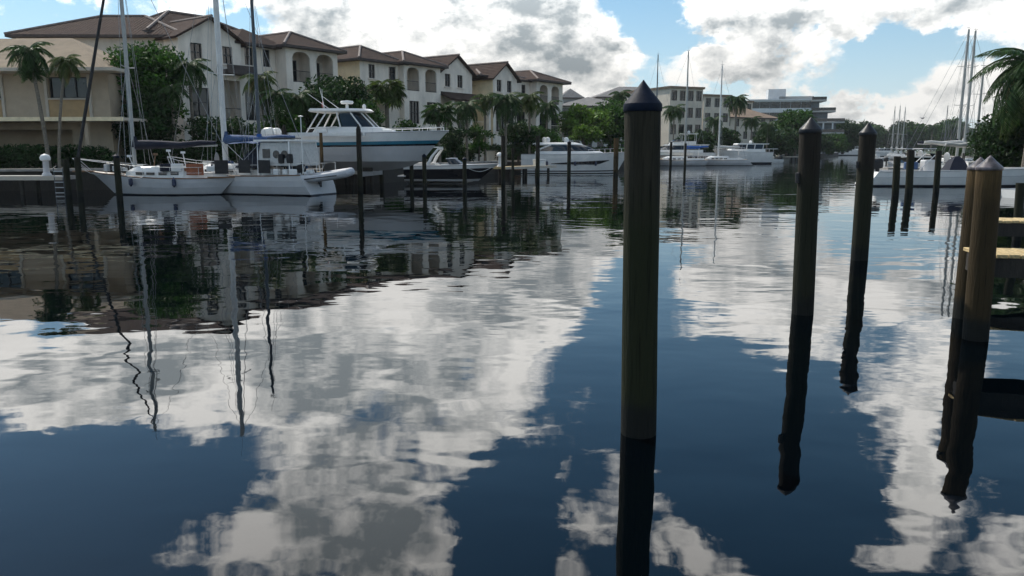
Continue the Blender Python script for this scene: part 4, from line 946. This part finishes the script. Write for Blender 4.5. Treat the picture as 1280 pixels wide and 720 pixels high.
o_ = MB()
for sg in (-1, 1): o_.tube([(-1.6, sg * 1.15, zt - .1), (-3.0, sg * 1.3, zt + .9)], [.03, .012], 5); 
o_.tube([(-2.6, .6, zt), (-2.9, .6, zt + 1.4)], .018, 5); o_.tube([(-2.3, -.5, zt), (-2.35, -.5, zt + 1.2)], .015, 5)
o_.build('outrigger', white_plastic, b3)
MB().box((-2.85, .9, zt + .35), (.12, .02, .3)).tube([(-2.85, .9, zt), (-2.85, .9, zt + .55)], .015, 4).build('flag', red_m, b3)
rail_run(b3, ed, .55, .97, .24, .1, 8, 'bow_rail', .02, mid=False)
cabin(b3, [(zc - .05, 2.0, 4.6, .7, .3, .5), (zc + .18, 1.9, 4.2, .6, .25, .5)], gel, 'fore_cabin')
for y in (-.5, .5): outboard(b3, -5.95, y, z3 + 1.5, 1.15, gel)
# lift: four piles, two beams, slings
lf = thing('boat_lift', 'boat lift of dark piles and steel beams carrying the teal striped boat', 'boat lift', (C3.x, 51.3, 0), R(-7))
for x in (-4.2, .55):
    MB().box((x, 0, z3 - .62), (.22, 4.6, .28)).build('cradle_beam', steel, lf)
    for y in (-.7, .7): MB().box((x, y, z3 - .36), (.6, .25, .24), bevel=.03).build('bunk', darkwood, lf)
    for sg in (-1, 1):
        MB().lathe([(.17, -1.5), (.16, 3.0), (.15, 3.75), (.02, 4.05)], 10, (x, sg * 2.35, 0)).build('pile', pile_dark, lf, smooth=40)
        MB().tube([(x, sg * 2.18, z3 - .5), (x, sg * 2.18, 3.5)], .03, 4).build('cable', wire_m, lf)
for sg in (-1, 1): MB().box((-1.8, sg * 2.12, 3.45), (5.4, .16, .2)).box((-1.8, sg * 2.12, 3.66), (.6, .3, .22), bevel=.04).build('top_beam', steel, lf)

# --- boat 4: black hulled bowrider
C4 = Wz(566, 230)
b4 = thing('bowrider', 'black and white bowrider with a white wakeboard arch', 'motorboat', (C4.x, 58.5, 0), R(-5), None)
ed = hull_part(b4, 6.9, 2.4, .98, 1.12, .3, 1.4, .88, 'power', [(1, 1, 0), (.80, .995, 0), (.76, .99, 1), (.12, .88, 1), (.04, .84, 2), (-.1, .78, 2)], [gel, blackhull, gel2], z0=.35, p=2.6, full=.5)
cabin(b4, [(1.30, -.7, 2.2, .95, .8, .6), (1.46, -.7, 1.7, .9, .7, .6)], gel, 'foredeck')
gl = cabin(b4, [(1.45, -.1, .95, .92, .8, .6), (1.86, -.35, .35, .8, .66, .5)], glass, 'windscreen'); MB().tube([(-.35, -.8, 1.87), (.1, -.7, 1.88), (.37, 0, 1.88), (.1, .7, 1.88), (-.35, .8, 1.87)], .03, 5).build('frame', steel, gl)
a_ = MB()
for sg in (-1, 1): a_.tube([(-1.7, sg * 1.05, 1.3), (-1.35, sg * 1.0, 2.0), (-.9, sg * .9, 2.55)], [.13, .11, .08], 6)
a_.tube([(-.9, -.92, 2.55), (-.9, .92, 2.55)], .09, 6); a_.box((-1.05, 0, 2.68), (.5, 1.5, .07), bevel=.02); a_.build('arch', gel, b4, smooth=40)
MB().rings([ring(-3.9, -3.3, 1.0, 1.05, .55, 0), ring(-3.9, -3.3, 1.0, 1.05, .65, 0)]).build('swim_platform', gel2, b4)
cabin(b4, [(1.25, -2.9, -1.0, .9, .9, 0), (1.55, -2.85, -1.2, .85, .85, 0)], deck_m, 'seat')

# --- boat 5: white express cruiser
A5 = Wz(661, 217); B5 = Wz(776, 216)
b5 = thing('express_cruiser', 'white express cruiser with long dark hull window, moored past the bowrider', 'motor yacht', ((A5.x + B5.x) / 2, 86.5, 0), R(-5), None)
ed = hull_part(b5, 11.6, 3.7, 2.0, 2.25, .5, 1.3, .9, 'power', [(1, 1, 0), (.8, 1.0, 0), (.45, .97, 0), (.20, .93, 0), (.15, .925, 1), (.09, .91, 0), (.03, .89, 1), (-.1, .82, 1)], [gel, blackhull], p=2.7, full=.5, sag=.05)
for sg in (-1, 1):
    w_ = MB(); ns = 14
    def hp(s, z, sg):
        x, y, sh = ed(s); fr = z / sh; wf = np.interp(fr, [.2, .45, .8], [.93, .97, 1.0])
        return (x - 1.3 * (1 - fr) ** .9 * s ** 3, sg * (y * wf * (1 - .45 * (1 - fr) * s ** 6) + .035), z)
    for k in range(ns):
        s0, s1 = (lerp(.28, .84, q / ns) for q in (k, k + 1)); tp = lambda s: np.interp(s, [.28, .45, .84], [1.06, 1.2, 1.42]); bt = lambda s: np.interp(s, [.28, .5, .74, .84], [1.0, .94, .95, 1.36])
        w_.quad(hp(s0, tp(s0), sg), hp(s1, tp(s1), sg), hp(s1, bt(s1), sg), hp(s0, bt(s0), sg))
    w_.build('hull_window', blackhull, b5)
cabin(b5, [(1.95, -4.3, 3.4, 1.55, 1.2, .75), (2.25, -4.3, 2.9, 1.5, 1.1, .7), (2.35, -4.3, 2.6, 1.46, 1.05, .7)], gel, 'deckhouse')
g_ = cabin(b5, [(2.34, -3.9, 2.5, 1.44, 1.04, .7), (2.75, -3.6, 1.6, 1.40, .98, .65), (3.02, -3.0, .8, 1.34, .92, .6)], glass, 'window_band')
cabin(b5, [(2.98, -4.4, .9, 1.40, .98, .6), (3.12, -4.6, .7, 1.42, .96, .6), (3.28, -4.2, -.1, 1.2, .8, .5)], gel, 'hard_top')
p_ = MB()
for sg in (-1, 1): p_.tube([(-4.3, sg * 1.42, 2.1), (-3.7, sg * 1.42, 2.6), (-2.6, sg * 1.40, 3.02)], [.12, .1, .08], 6)
p_.build('arch_frame', gel, b5)
for x, y in ((-3.4, .5), (-3.0, -.4), (-1.0, .2)): MB().lathe([(.05, 0), (.22, .1), (.27, .35), (.2, .58), (.04, .66)], 12, (x, y, 3.2)).build('satellite_dome', white_plastic, b5, smooth=True)
rail_run(b5, ed, .62, .98, .45, .12, 7, 'bow_rail', .018, mid=False)
MB().rings([ring(-6.5, -5.7, 1.6, 1.65, .35, 0), ring(-6.5, -5.7, 1.6, 1.65, .47, 0)]).build('swim_platform', teak, b5)
for x in (-3, 0, 2.2): fender(b5, x, -ed((x + 5.8) / 11.6)[1] - .12, 1.1)

# --- far moorings on the left bank
def yacht(label, loc, rz, sc=1.0, L=12, B=3.8, fb=(1.3, 1.9), fly=True, hullm=None, group='motor yachts at the far moorings', stripe=None, name='motor_yacht'):
    e = thing(name, label, 'motor yacht', loc, rz, group); ed = hull_part(e, L, B, fb[0], fb[1], .5, 1.5, .9, 'power', [(1, 1, 0), (.75, .99, 1 if stripe else 0), (.5, .96, 0), (.14, .9, 2), (.0, .84, 2)], [hullm or gel, stripe or gel, antifoul], p=2.5, full=.5)
    z = lerp(*fb, .4)
    cabin(e, [(z - .15, -L * .36, L * .22, B * .42, B * .33, .6), (z + .35, -L * .36, L * .19, B * .41, B * .32, .6)], gel, 'deckhouse')
    cabin(e, [(z + .34, -L * .33, L * .175, B * .40, B * .31, .6), (z + 1.0, -L * .31, L * .07, B * .36, B * .27, .55)], glass, 'window_band')
    cabin(e, [(z + .98, -L * .42, L * .09, B * .41, B * .29, .5), (z + 1.14, -L * .43, L * .07, B * .42, B * .29, .5)], gel, 'roof')
    p_ = MB()
    for sg in (-1, 1):
        for f in (-.31, -.15, .0): p_.tube([(L * f, sg * B * .405, z + .3), (L * f - .2, sg * B * .375, z + 1.0)], .06, 5)
    p_.build('window_pillar', gel, e)
    if fly:
        cabin(e, [(z + 1.12, -L * .28, L * .03, B * .36, B * .26, .5), (z + 1.6, -L * .28, L * .0, B * .35, B * .24, .5)], gel, 'flybridge')
        cabin(e, [(z + 1.6, -L * .12, L * .0, B * .33, B * .23, .5), (z + 1.9, -L * .13, -L * .04, B * .3, B * .2, .5)], glass, 'fly_windscreen')
        q = MB(); q.box((-L * .2, 0, z + 2.7), (L * .2, B * .7, .08), bevel=.03)
        for sg in (-1, 1):
            for f in (-.28, -.12): q.tube([(L * f, sg * B * .33, z + 1.5), (L * f, sg * B * .33, z + 2.7)], .03, 5)
        q.build('fly_canopy', gel, e)
    e.scale = (sc, sc, sc)
    MB().lathe([(.04, 0), (.2, .08), (.22, .3), (.05, .45)], 10, (-L * .2, 0, z + (2.74 if fly else 1.12))).build('radar', white_plastic, e, smooth=True)
    rail_run(e, ed, .55, .97, .55, .1, 7, 'bow_rail', .02)
    return e
def wl(px, py): p = Wz(px, py); return (p.x, p.y, 0)
x, y, _ = wl(842, 206.5); yacht('motor yacht with dark side, half behind the thick piling', (x + 1, y + 8, 0), R(172), 1.15, 13, 3.9, (1.7, 2.0), True, stripe=blackhull)
x, y, _ = wl(858, 207.2); sailboat('far sailing boat with bright blue sail cover, beside the thick piling', (x - 1.5, y, 0), R(176), 9.5, 3.0, .9, 1.1, 17.5, -.12, 3.6, brightblue, gel2, alu, None, 'far sailing boats on the left bank', mr=.12)
x, y, _ = wl(903, 207); sailboat('far sailing boat with sloping stern, between the blue covered boat and the white yacht', (x - .4, y + .6, 0), R(174), 8.6, 2.9, .95, 1.1, 15.6, .02, 3.2, offcanvas, gel2, mastwhite, None, 'far sailing boats on the left bank', mr=.12, srake=-.9, tw=.8)
x, y, _ = wl(826, 205); sailboat('sailing boat hidden behind the thick piling, only its mast rising above', (x, y + 6, 0), R(178), 9.5, 3.0, .9, 1.1, 19.5, .0, 3.4, navy, gel2, darkmast, None, 'far sailing boats on the left bank', mr=.11)
x, y, _ = wl(932, 205.3); yacht('white motor yacht stern-on with dark aft window', (x, y + 4, 0), R(200), 1.25, 9, 3.8, (1.6, 2.0), False)
def console_boat(name, label, loc, rz, L=6.5, group=None, top=True, m=None):
    e = thing(name, label, 'motorboat', loc, rz, group); ed = hull_part(e, L, L * .36, .75, 1.05, .3, .9, .9, 'power', mats=[m or gel, antifoul], p=2.4, bulwark=.12)
    MB().box((-.2, 0, 1.15), (.9, .8, .9), bevel=.08).build('console', gel, e); MB().box((-1.2, 0, 1.05), (.5, .9, .6), bevel=.06).build('leaning_post', deck_m, e)
    if top:
        for sg in (-1, 1): MB().tube([(.25, sg * .55, .75), (.05, sg * .55, 2.6)], .03, 5).tube([(-1.2, sg * .55, .75), (-1.0, sg * .55, 2.6)], .03, 5).tube([(.1, sg * .55, 2.1), (-1.05, sg * .55, 2.1)], .02, 5).build('top_frame', steel, e)
        MB().rings([ring(-1.7, .9, .95, .85, 2.6, .3), ring(-1.7, .9, .95, .85, 2.7, .3)]).build('t_top', gel, e)
    outboard(e, -L / 2 - .2, 0, .75, .95); return e
x, y, _ = wl(965, 205); console_boat('console_boat', 'small white boat with hard top beside the white motor yacht', (x, y + 3, 0), R(210), 6.5)
x, y, _ = wl(990, 202); console_boat('console_boat', 'low open boat at the far dock left of the tall dark piling', (x - 3, y + 4, 0), R(185), 7.0, top=False)
x, y, _ = wl(1045, 194.2); yacht('large white motor yacht far down the canal, between the two tall pilings', (x, y - 8, 0), R(176), 1.0, 26, 6.5, (2.2, 3.2), True, group=None)
x, y, _ = wl(1083, 195.5); yacht('white motor yacht far down the canal beside the second tall piling', (x, y - 8, 0), R(170), 1.0, 14, 4.2, (1.6, 2.2), False, group=None)
for px, yt, Y, lab in ((1119, 133, 210, 'first of three far sailing boats in a row by the small pilings'), (1125.5, 132, 205, 'second of three far sailing boats in a row by the small pilings'), (1132, 134, 198, 'third of three far sailing boats in a row by the small pilings')):
    t = Wy(px, yt, Y); sailboat(lab, (t.x, Y, 0), R(60), 9, 3, .9, 1.2, t.z, .0, 3.4, offcanvas, gel, alu, None, 'far sailing boats by the right bank', mr=.11, rails=False)
t = Wy(1185, 132, 230); sailboat('far sailing boat with a lone dark mast before the far trees', (t.x, 230, 0), R(60), 10, 3, .9, 1.2, t.z, .0, 3.6, navy, gel, darkmast, None, 'far sailing boats by the right bank', mr=.12, rails=False)

# --- right bank boats
b6 = thing('open_powerboat', 'long low white open powerboat with black outboards and blue cover', 'motorboat', (0, 0, 0), 0, None)
A6 = Wz(1098, 233.5); b6.location = (A6.x + 7.2, 55.6, 0); b6.rotation_euler = (0, 0, R(-2))
ed = hull_part(b6, 14.0, 2.9, 1.0, 1.35, .4, 1.8, .9, 'power', [(1, 1, 0), (.8, .99, 0), (.62, .98, 1), (.58, .975, 0), (.2, .9, 0), (.10, .87, 2), (-.05, .8, 2)], [gel, gel2, antifoul], p=2.4, full=.5, srake=-.7, bulwark=.1)
MB().box((-3.0, 0, 1.4), (1.0, .9, .8), bevel=.1).build('console', gel2, b6); ws = MB(); ws.quad((-2.5, -.45, 1.8), (-2.5, .45, 1.8), (-2.9, .4, 2.25), (-2.9, -.4, 2.25)); ws.build('windscreen', glass, b6)
MB().rings([ring(-1.9, -.4, .6, .5, 1.1, .3), ring(-1.6, -.7, .35, .3, 1.75, .3), ring(-1.3, -1.0, .08, .08, 2.05, .3)]).build('seat_cover', navy, b6, smooth=40)
for x in (-4.4, -3.9): MB().box((x, .3, 1.4), (.4, .4, .5), bevel=.08).build('blue_seat', blue, b6)
for y in (-.45, .45): outboard(b6, -6.75, y, 1.15, 1.1)
f_ = MB()
for sg in (-1, 1): f_.tube([(-4.2, sg * .9, 1.0), (-2.9, sg * .8, 2.3)], .035, 5)
f_.build('arch_frame', steel, b6)
t = Wy(1212, 36, 78); s1, _ = sailboat('right bank sailing boat with tall bare mast and navy boom cover', (t.x - 1.0, 78, 0), R(15), 11.5, 3.5, 1.1, 1.4, t.z, .10, 4.6, navy, gel, alu, None, 'tall masted boats on the right bank', mr=.13)
t = Wy(1221, 38, 74); sailboat('right bank sailing boat moored in front of the navy covered one', (t.x - .6, 74, 0), R(8), 11, 3.4, 1.1, 1.4, t.z, .05, 4.0, offcanvas, gel, alu, None, 'tall masted boats on the right bank', mr=.12)
t = Wy(1217, 86, 71); sailboat('smaller sailing boat squeezed between the tall masts', (t.x, 69.5, 0), R(12), 8, 2.7, .9, 1.15, t.z, .0, 3.0, offcanvas, gel2, alu, None, 'tall masted boats on the right bank', mr=.10)
t = Wy(1178, 187, 66); yacht('white motor yacht with covered flybridge behind the open powerboat', (t.x + 1, 70, 0), R(8), .75, 9.5, 3.4, (1.3, 1.7), False, group=None)
t = Wz(1266, 247); sk = thing('skiff', 'small white skiff beyond the wooden finger piers', 'skiff', (t.x + 1.2, t.y, 0), R(10)); hull_part(sk, 3.2, 1.3, .42, .55, .15, .5, .9, 'power', mats=[gel, antifoul], bulwark=.1); MB().box((-.2, 0, .42), (.25, 1.1, .04)).build('thwart', teak, sk)
for px, Y, r, lab in ((1138, 120, 20, 'white boat with hard top behind the pair of small pilings'), (1160, 108, 15, 'white boat with hard top left of the tall masts'), (1240, 92, 10, 'white boat with hard top below the right bank trees'), (1098, 160, 30, 'white boat with hard top further up the right bank')):
    t = Wy(px, 187, Y); console_boat('console_boat', lab, (t.x, Y, 0), R(r), 8.5)
# ------------------------------------------------------------------ mooring piles
def pile(label, px, py_w, py_top, wpx, woodm=pile_wood, capm=cap_black, tip=None, name='mooring_pile', group=None, cat='piling', xy=None, H=None, r=None, n=20, cap=True, skirt=.16, coneh=None, hook=False):
    base = Wz(px, py_w) if xy is None else Vector((*xy, 0)); Y = base.y
    top = Wy(px, py_top, Y).z if H is None else H
    r = r or wpx / FPX * Y / 2
    e = thing(name, label, cat, base, random.random() * 6, group)
    tx = ty = 0.0
    if tip is not None: tx = Wy(tip, py_top, Y).x - base.x
    ch = coneh or r * 1.15
    b = MB(); prof = []
    zs = [-2.2, 0, .5, 1.1, 1.7, 2.2]; zs = [z for z in zs if z < top - ch - .15] + [top - ch - .02]
    M = Matrix.Rotation(-e.rotation_euler.z, 3, 'Z'); off = M @ Vector((tx, ty, 0)); rg = []
    for z in zs:
        q = z / top; rr = r * (1.06 - .06 * max(q, 0)); ring_ = []
        for k in range(n):
            a = 2 * math.pi * k / n; jit = 1 + .012 * math.sin(k * 2.3 + z * 1.7) + .010 * math.sin(k * 5.1 - z * 3.1); ring_.append(Vector((rr * jit * math.cos(a), rr * jit * math.sin(a), z)) + off * q)
        rg.append(ring_)
    b.rings(rg); sh = b.build('shaft', woodm, e, smooth=50)
    if cap:
        c = MB(); z1 = top - ch; o1 = off * (z1 / top); c.lathe([(r * 1.06, z1 - skirt), (r * 1.085, z1 - skirt + .01), (r * 1.085, z1 - .01), (r * 1.06, z1 + .008), (r * .55, z1 + ch * .49), (r * .05, z1 + ch * .97), (.006, z1 + ch)], n, (o1.x, o1.y, 0))
        c.build('cap', capm, e, smooth=22)
    if hook:
        q = M @ Vector((-r * 1.05, -.02, 0)); MB().box((q.x + off.x * .7, q.y + off.y * .7, top * .70), (.07, .07, .16), bevel=.015).build('cleat', black, e)
    return e
GP = 'tall capped mooring pilings out in the canal'
pile('thick brown mooring piling with dark pointed cap, standing alone in open water', 798, 541, 100, 43.5, pile_wood, cap_black, tip=804, group=GP, n=28, skirt=.055, coneh=.20)
pile('tall dark piling with a leaning lower shaft, grey cap bright on one side', 1003, 392, 146, 25.5, pile_dark, cap_pale, tip=1014, group=GP, hook=True, skirt=.05, coneh=.19)
pile('tall dark piling with greenish shaft, farthest of the three big ones', 1074, 325, 153, 19.5, pile_dark, cap_pale, tip=1086, group=GP, hook=True, skirt=.05, coneh=.23)
GS = 'small dark pilings before the right bank boats'
pile('small dark piling standing before the stern of the open powerboat', 1119, 245, 190, 8, pile_dark, cap_black, tip=1122, group=GS, n=12, cap=False)
pile('small dark piling with broader top, beside the one at the powerboat stern', 1136, 241, 182, 8.5, pile_dark, cap_black, tip=1139, group=GS, n=12, cap=False)
pile('small leaning piling before the middle of the open powerboat', 1170, 240, 184, 7, pile_dark, cap_black, tip=1174, group=GS, n=12, cap=False)
pile('dark piling beyond the far finger pier', 1271, 300, 222, 10, pile_dark, cap_black, tip=1276, group=GS, n=12, cap=False)
GL = 'pilings along the left bank moorings'
for px, yw, yt, w, lab in ((150, 251, 192, 7.5, 'dark piling standing in front of the white hull with the orange hatch board'), (101, 246, 193, 7, 'dark piling at the pulpit of the sailing boat by the low dock'), (86, 244, 196, 7, 'dark piling at the end of the low dock'), (515, 236, 202, 5, 'thin piling at the swim platform of the bowrider'), (531, 237, 192, 5, 'taller thin piling beside the arch of the bowrider'), (581, 236, 196, 5, 'piling standing against the black hull of the bowrider'), (629, 230, 167, 5, 'tallest piling between the bowrider and the cruiser'), (641, 231, 183, 3.5, 'slim piling next to the tallest one before the cruiser'), (672, 226, 168, 5, 'thick piling at the swim platform of the cruiser'), (711, 225, 176, 4.5, 'piling before the middle of the cruiser'), (404, 240, 163, 4, 'pale slim pole beside the boat lift'), (856, 209, 178, 3, 'slim piling at the bow of the blue covered sailboat'), (838, 209, 176, 3, 'slim piling beside the thick piling at the moorings')):
    pile(lab, px, yw, yt, w, pile_dark if px != 404 else pile_new, cap_black, group=GL, n=12, cap=px in (150, 581, 711, 531), skirt=.08, coneh=.12)
pile('yellowish wooden piling at the bow of the cruiser', 769.5, 219, 169, 6, pile_new, cap_black, group=None, n=12, cap=False)
# ------------------------------------------------------------------ wooden finger piers, right
def pier(label, x0, x1, y0, y1, z, pl=.14, gap=.012, legs=(), rz=0.0):
    e = thing('finger_pier', label, 'pier', (x0, y0, 0), rz); L, Wd = x1 - x0, y1 - y0
    n = int(L / (pl + gap)); me = [MB().box((0, 0, 0), (pl, Wd + dw, .045), bevel=.006).mesh('plank', dockwood) for dw in (.0, .03, -.02)]
    for k in range(n): put('plank', me[k % 3], e, (pl / 2 + k * (pl + gap), Wd / 2 + random.uniform(-.01, .01), z - .022 + random.uniform(-.003, .003)), (0, 0, random.uniform(-.006, .006)))
    for yy in (.06, Wd - .06): MB().box((L / 2, yy, z - .18), (L - .1, .07, .26)).build('stringer', darkwood, e)
    MB().box((.06, Wd / 2, z - .185), (.08, Wd - .2, .25)).build('end_beam', darkwood, e)
    for lx in legs:
        MB().box((lx, Wd / 2, z - .40), (.14, Wd + .1, .16)).build('cross_beam', darkwood, e)
        for yy in (.2, Wd - .2): MB().lathe([(.09, -1.5), (.09, z - .33)], 10, (lx, yy, 0)).build('leg', darkwood, e)
    return e
pier('nearer wooden finger pier with its end against the yellow-brown post', 6.32, 14.6, 10.42, 11.25, 1.12, legs=(3.2, 6.2), rz=R(-13))
pier('farther wooden finger pier beyond the yellow-brown post', 9.55, 19.5, 15.5, 16.3, 1.12, legs=(3.2, 6.2, 9), rz=R(-13))
pile('thick yellow-brown post with worn metal cap at the end of the nearer pier', 1219, 424, 194, 28.5, pile_new, cap_metal, tip=1238, group=None, n=24, skirt=.03, coneh=.16, name='pier_post')
q = Wy(1226, 196, 11.6); pile('yellow-brown post just behind the one with the worn cap', 0, 0, 0, 0, pile_new, cap_metal, xy=(q.x, 11.6), H=q.z, r=.155, name='pier_post', n=20, skirt=.03, coneh=.16)
q = Wy(1262, 250, 16.5)
main = thing('main_pier', 'long wooden pier the finger piers join, along the right', 'pier', (14.7, 4, 0)); Lm = 12.5
for k in range(int(Lm / .152)): put('plank', bpy.data.meshes.get('main_plank') or MB().box((0, 0, 0), (1.8, .14, .045), bevel=.006).mesh('main_plank', dockwood), main, (.9, .07 + k * .152, 1.12), (0, 0, random.uniform(-.004, .004)))
for x in (.1, 1.7): MB().box((x, Lm / 2, .94), (.09, Lm - .1, .28)).build('stringer', darkwood, main)
for k in range(3):
    for x in (.25, 1.55): MB().lathe([(.12, -1.5), (.12, 1.05)], 10, (x, 1 + k * 4, 0)).build('leg', darkwood, main)
# right bank dock behind the powerboat
dk = thing('dock', 'grey dock on dark posts behind the open powerboat', 'dock', (30, 62, 0), R(4))
MB().box((6, 0, 1.05), (14, 1.4, .16)).build('deck', concrete, dk)
for k in range(6): MB().lathe([(.13, -1.2), (.13, 1.75)], 8, (-.5 + k * 2.6, -.78, 0)).build('post', darkwood, dk)
dk = thing('dock', 'second grey dock among the tall masted boats', 'dock', (41, 72.5, 0), R(6))
MB().box((4, 0, 1.05), (13, 1.2, .16)).build('deck', concrete, dk)
for k in range(8): MB().lathe([(.12, -1.2), (.12, 1.9 + .3 * (k % 3))], 8, (-2 + k * 1.7, -.7, 0)).build('post', darkwood, dk)
for k in range(3): MB().box((-.5 + k * 3.4, .2, 1.42), (1.0, .5, .56), bevel=.05).build('locker', gel2, dk)
# ------------------------------------------------------------------ left bank docks
def dock(label, loc, rz, L, Wd, z=1.0, m=concrete, n=4, name='dock'):
    e = thing(name, label, 'dock', loc, rz); MB().box((0, 0, z - .1), (L, Wd, .2)).build('deck', m, e); MB().box((0, -Wd / 2 - .04, z - .1), (L, .07, .24)).build('fascia', pale_trim, e)
    for k in range(n):
        for sg in (-1, 1): MB().lathe([(.13, -1.2), (.13, z - .15)], 8, (L * ((k + .5) / n - .5), sg * (Wd / 2 - .2), 0)).build('leg', darkwood, e)
    return e
dock('low dock with pale edge before the tan house', (-35.2, 45.6, 0), R(1), 19.5, 2.0, 1.02)
dock('narrow dock between the bowrider and the cruiser', (1.2, 74, 0), R(53), 8, 1.6, 1.0, dockwood, name='slip_dock')
dock('narrow dock between the lift and the bowrider', (-12.2, 56.2, 0), R(40), 6, 1.4, 1.0, dockwood, name='slip_dock')
dock('long dock along the far moorings', (33, 140, 0), R(53), 40, 2.0, 1.1, dockwood, 10, name='slip_dock')
dock('far dock below the modern building', (58, 172, 0), R(10), 16, 2.0, 1.1, dockwood, 5, name='slip_dock')
# furniture on the docks
def pedestal(label, loc, h=1.1, m=white_plastic, name='power_pedestal'):
    e = thing(name, label, 'pedestal', loc); MB().lathe([(.26, 0), (.24, .12), (.17, .2), (.15, h * .65), (.17, h * .68)], 12).build('column', m, e, smooth=35)
    MB().lathe([(.17, 0), (.27, .05), (.28, .2), (.2, .34), (.04, .4)], 12, (0, 0, h * .68)).build('lamp_head', white_plastic, e, smooth=40); return e
p = Wy(58, 213, 45.4); pedestal('white pedestal with rounded head on the low dock by the tan house', (p.x, 45.4, 1.02), 1.25, gel2)
p = Wy(619, 205, 70); pedestal('white pedestal at the head of the narrow dock by the cruiser', (-1.1, 71.2, 1.0), 1.3, name='dock_light')
p = Wz(804, 196, GZ); 
db = thing('dock_box', 'white dock box beside the narrow dock by the cruiser', 'dock box', (2.6, 75.6, 1.0), R(53)); MB().box((0, 0, .25), (1.3, .6, .5), bevel=.05).build('body', white_plastic, db); MB().box((0, 0, .56), (1.36, .66, .1), bevel=.04).build('lid', gel, db)
db = thing('dock_box', 'white dock box on the low dock by the tan house', 'dock box', (-32.2, 45.3, 1.02), 0); MB().box((0, 0, .2), (1.1, .5, .4), bevel=.05).build('body', gel2, db); MB().box((0, 0, .45), (1.16, .56, .09), bevel=.04).build('lid', gel, db)
ld = thing('dock_ladder', 'pale dock ladder between the two dark pilings by the low dock', 'ladder', (-25.55, 44.6, 0))
for x in (-.25, .25): MB().tube([(x, 0, -.3), (x, 0, 1.5), (x, .3, 1.6)], .022, 6).build('rail', darkmast, ld)
for k in range(5): MB().box((0, 0, .1 + k * .3), (.5, .06, .05)).build('rung', gel2, ld)
# garden wall and pale fence under the villas
gw = thing('garden_wall', 'low pale garden wall below the second and third villas', 'wall', (-12.4, 74.5, GZ), R(53.8)); MB().box((9, 0, .55), (18, .25, 1.1)).build('wall', stucco, gw); MB().box((9, 0, 1.14), (18.2, .36, .1)).build('coping', concrete, gw)
gw = thing('garden_wall', 'low pale garden wall below the largest villa', 'wall', (-24, 62.5, GZ), R(53.8)); MB().box((6, 0, .6), (12, .25, 1.2)).build('wall', stucco, gw); MB().box((6, 0, 1.24), (12.2, .36, .1)).build('coping', concrete, gw)
# bird high over the right moorings
bd = thing('seabird', 'small dark seabird in flight above the far trees', 'bird', Wy(1153, 148, 90), R(30)); bb = MB()
bb.tube([(-.3, 0, 0), (-.1, 0, .02), (.12, 0, .02), (.26, 0, .03), (.34, 0, .02)], [.015, .06, .075, .04, .008], 8)
for sg in (-1, 1): bb.add([(.10, sg * .04, .03), (-.08, sg * .04, .03), (-.06, sg * .35, .16), (.08, sg * .35, .17), (-.06, sg * .75, .10)], [[0, 1, 2, 3], [3, 2, 4]])
bb.build('body', darkmast, bd, smooth=True)

# ------------------------------------------------------------------ humid air over the canal
hz = MB(); hz.box((0, 720, 17.5), (1860, 1600, 42.0)); ho = hz.build('haze', [], kind='stuff'); ho.data.materials.clear()
hm = bpy.data.materials.new('humid_air'); hm.use_nodes = True; nt = hm.node_tree; nt.nodes.remove(nt.nodes['Principled BSDF'])
pv = nt.nodes.new('ShaderNodeVolumePrincipled'); pv.inputs['Color'].default_value = (.86, .92, .97, 1); pv.inputs['Density'].default_value = .0001; pv.inputs['Anisotropy'].default_value = .3
nt.links.new(pv.outputs[0], nt.nodes['Material Output'].inputs['Volume']); ho.data.materials.append(hm)
ho['label'] = 'thin humid air over the whole canal'; ho['category'] = 'haze'

# mooring lines
def rope(parent_label, A, B, sag=.35):
    A, B = Vector(A), Vector(B); pts = [A.lerp(B, k / 8) - UP * sag * math.sin(math.pi * k / 8) for k in range(9)]
    o = MB().tube([p - A for p in pts], .018, 5).build('mooring_line', offcanvas, loc=A); tag(o, parent_label, 'rope', 'slack mooring lines'); return o
p0 = Wz(101, 246); rope('mooring line from the bow pulpit boat to the piling by the low dock', (p0.x + .05, p0.y, 1.6), (A1.x + .6, A1.y + 1.0, 1.25), .25)
p0 = Wz(150, 251); rope('mooring line from the white sailing boat to the piling before it', (p0.x, p0.y + .1, 1.5), (A1.x + 3.2, A1.y + .1, 1.1), .3)
p0 = Wz(581, 236); rope('mooring line from the bowrider to the piling against its hull', (p0.x + .05, p0.y + .1, 1.4), (p0.x + 1.6, 57.5, 1.25), .3)
p0 = Wz(711, 225); rope('mooring line from the cruiser to the piling before it', (p0.x, p0.y + .1, 1.7), (p0.x + 3.6, 85.2, 2.0), .4)
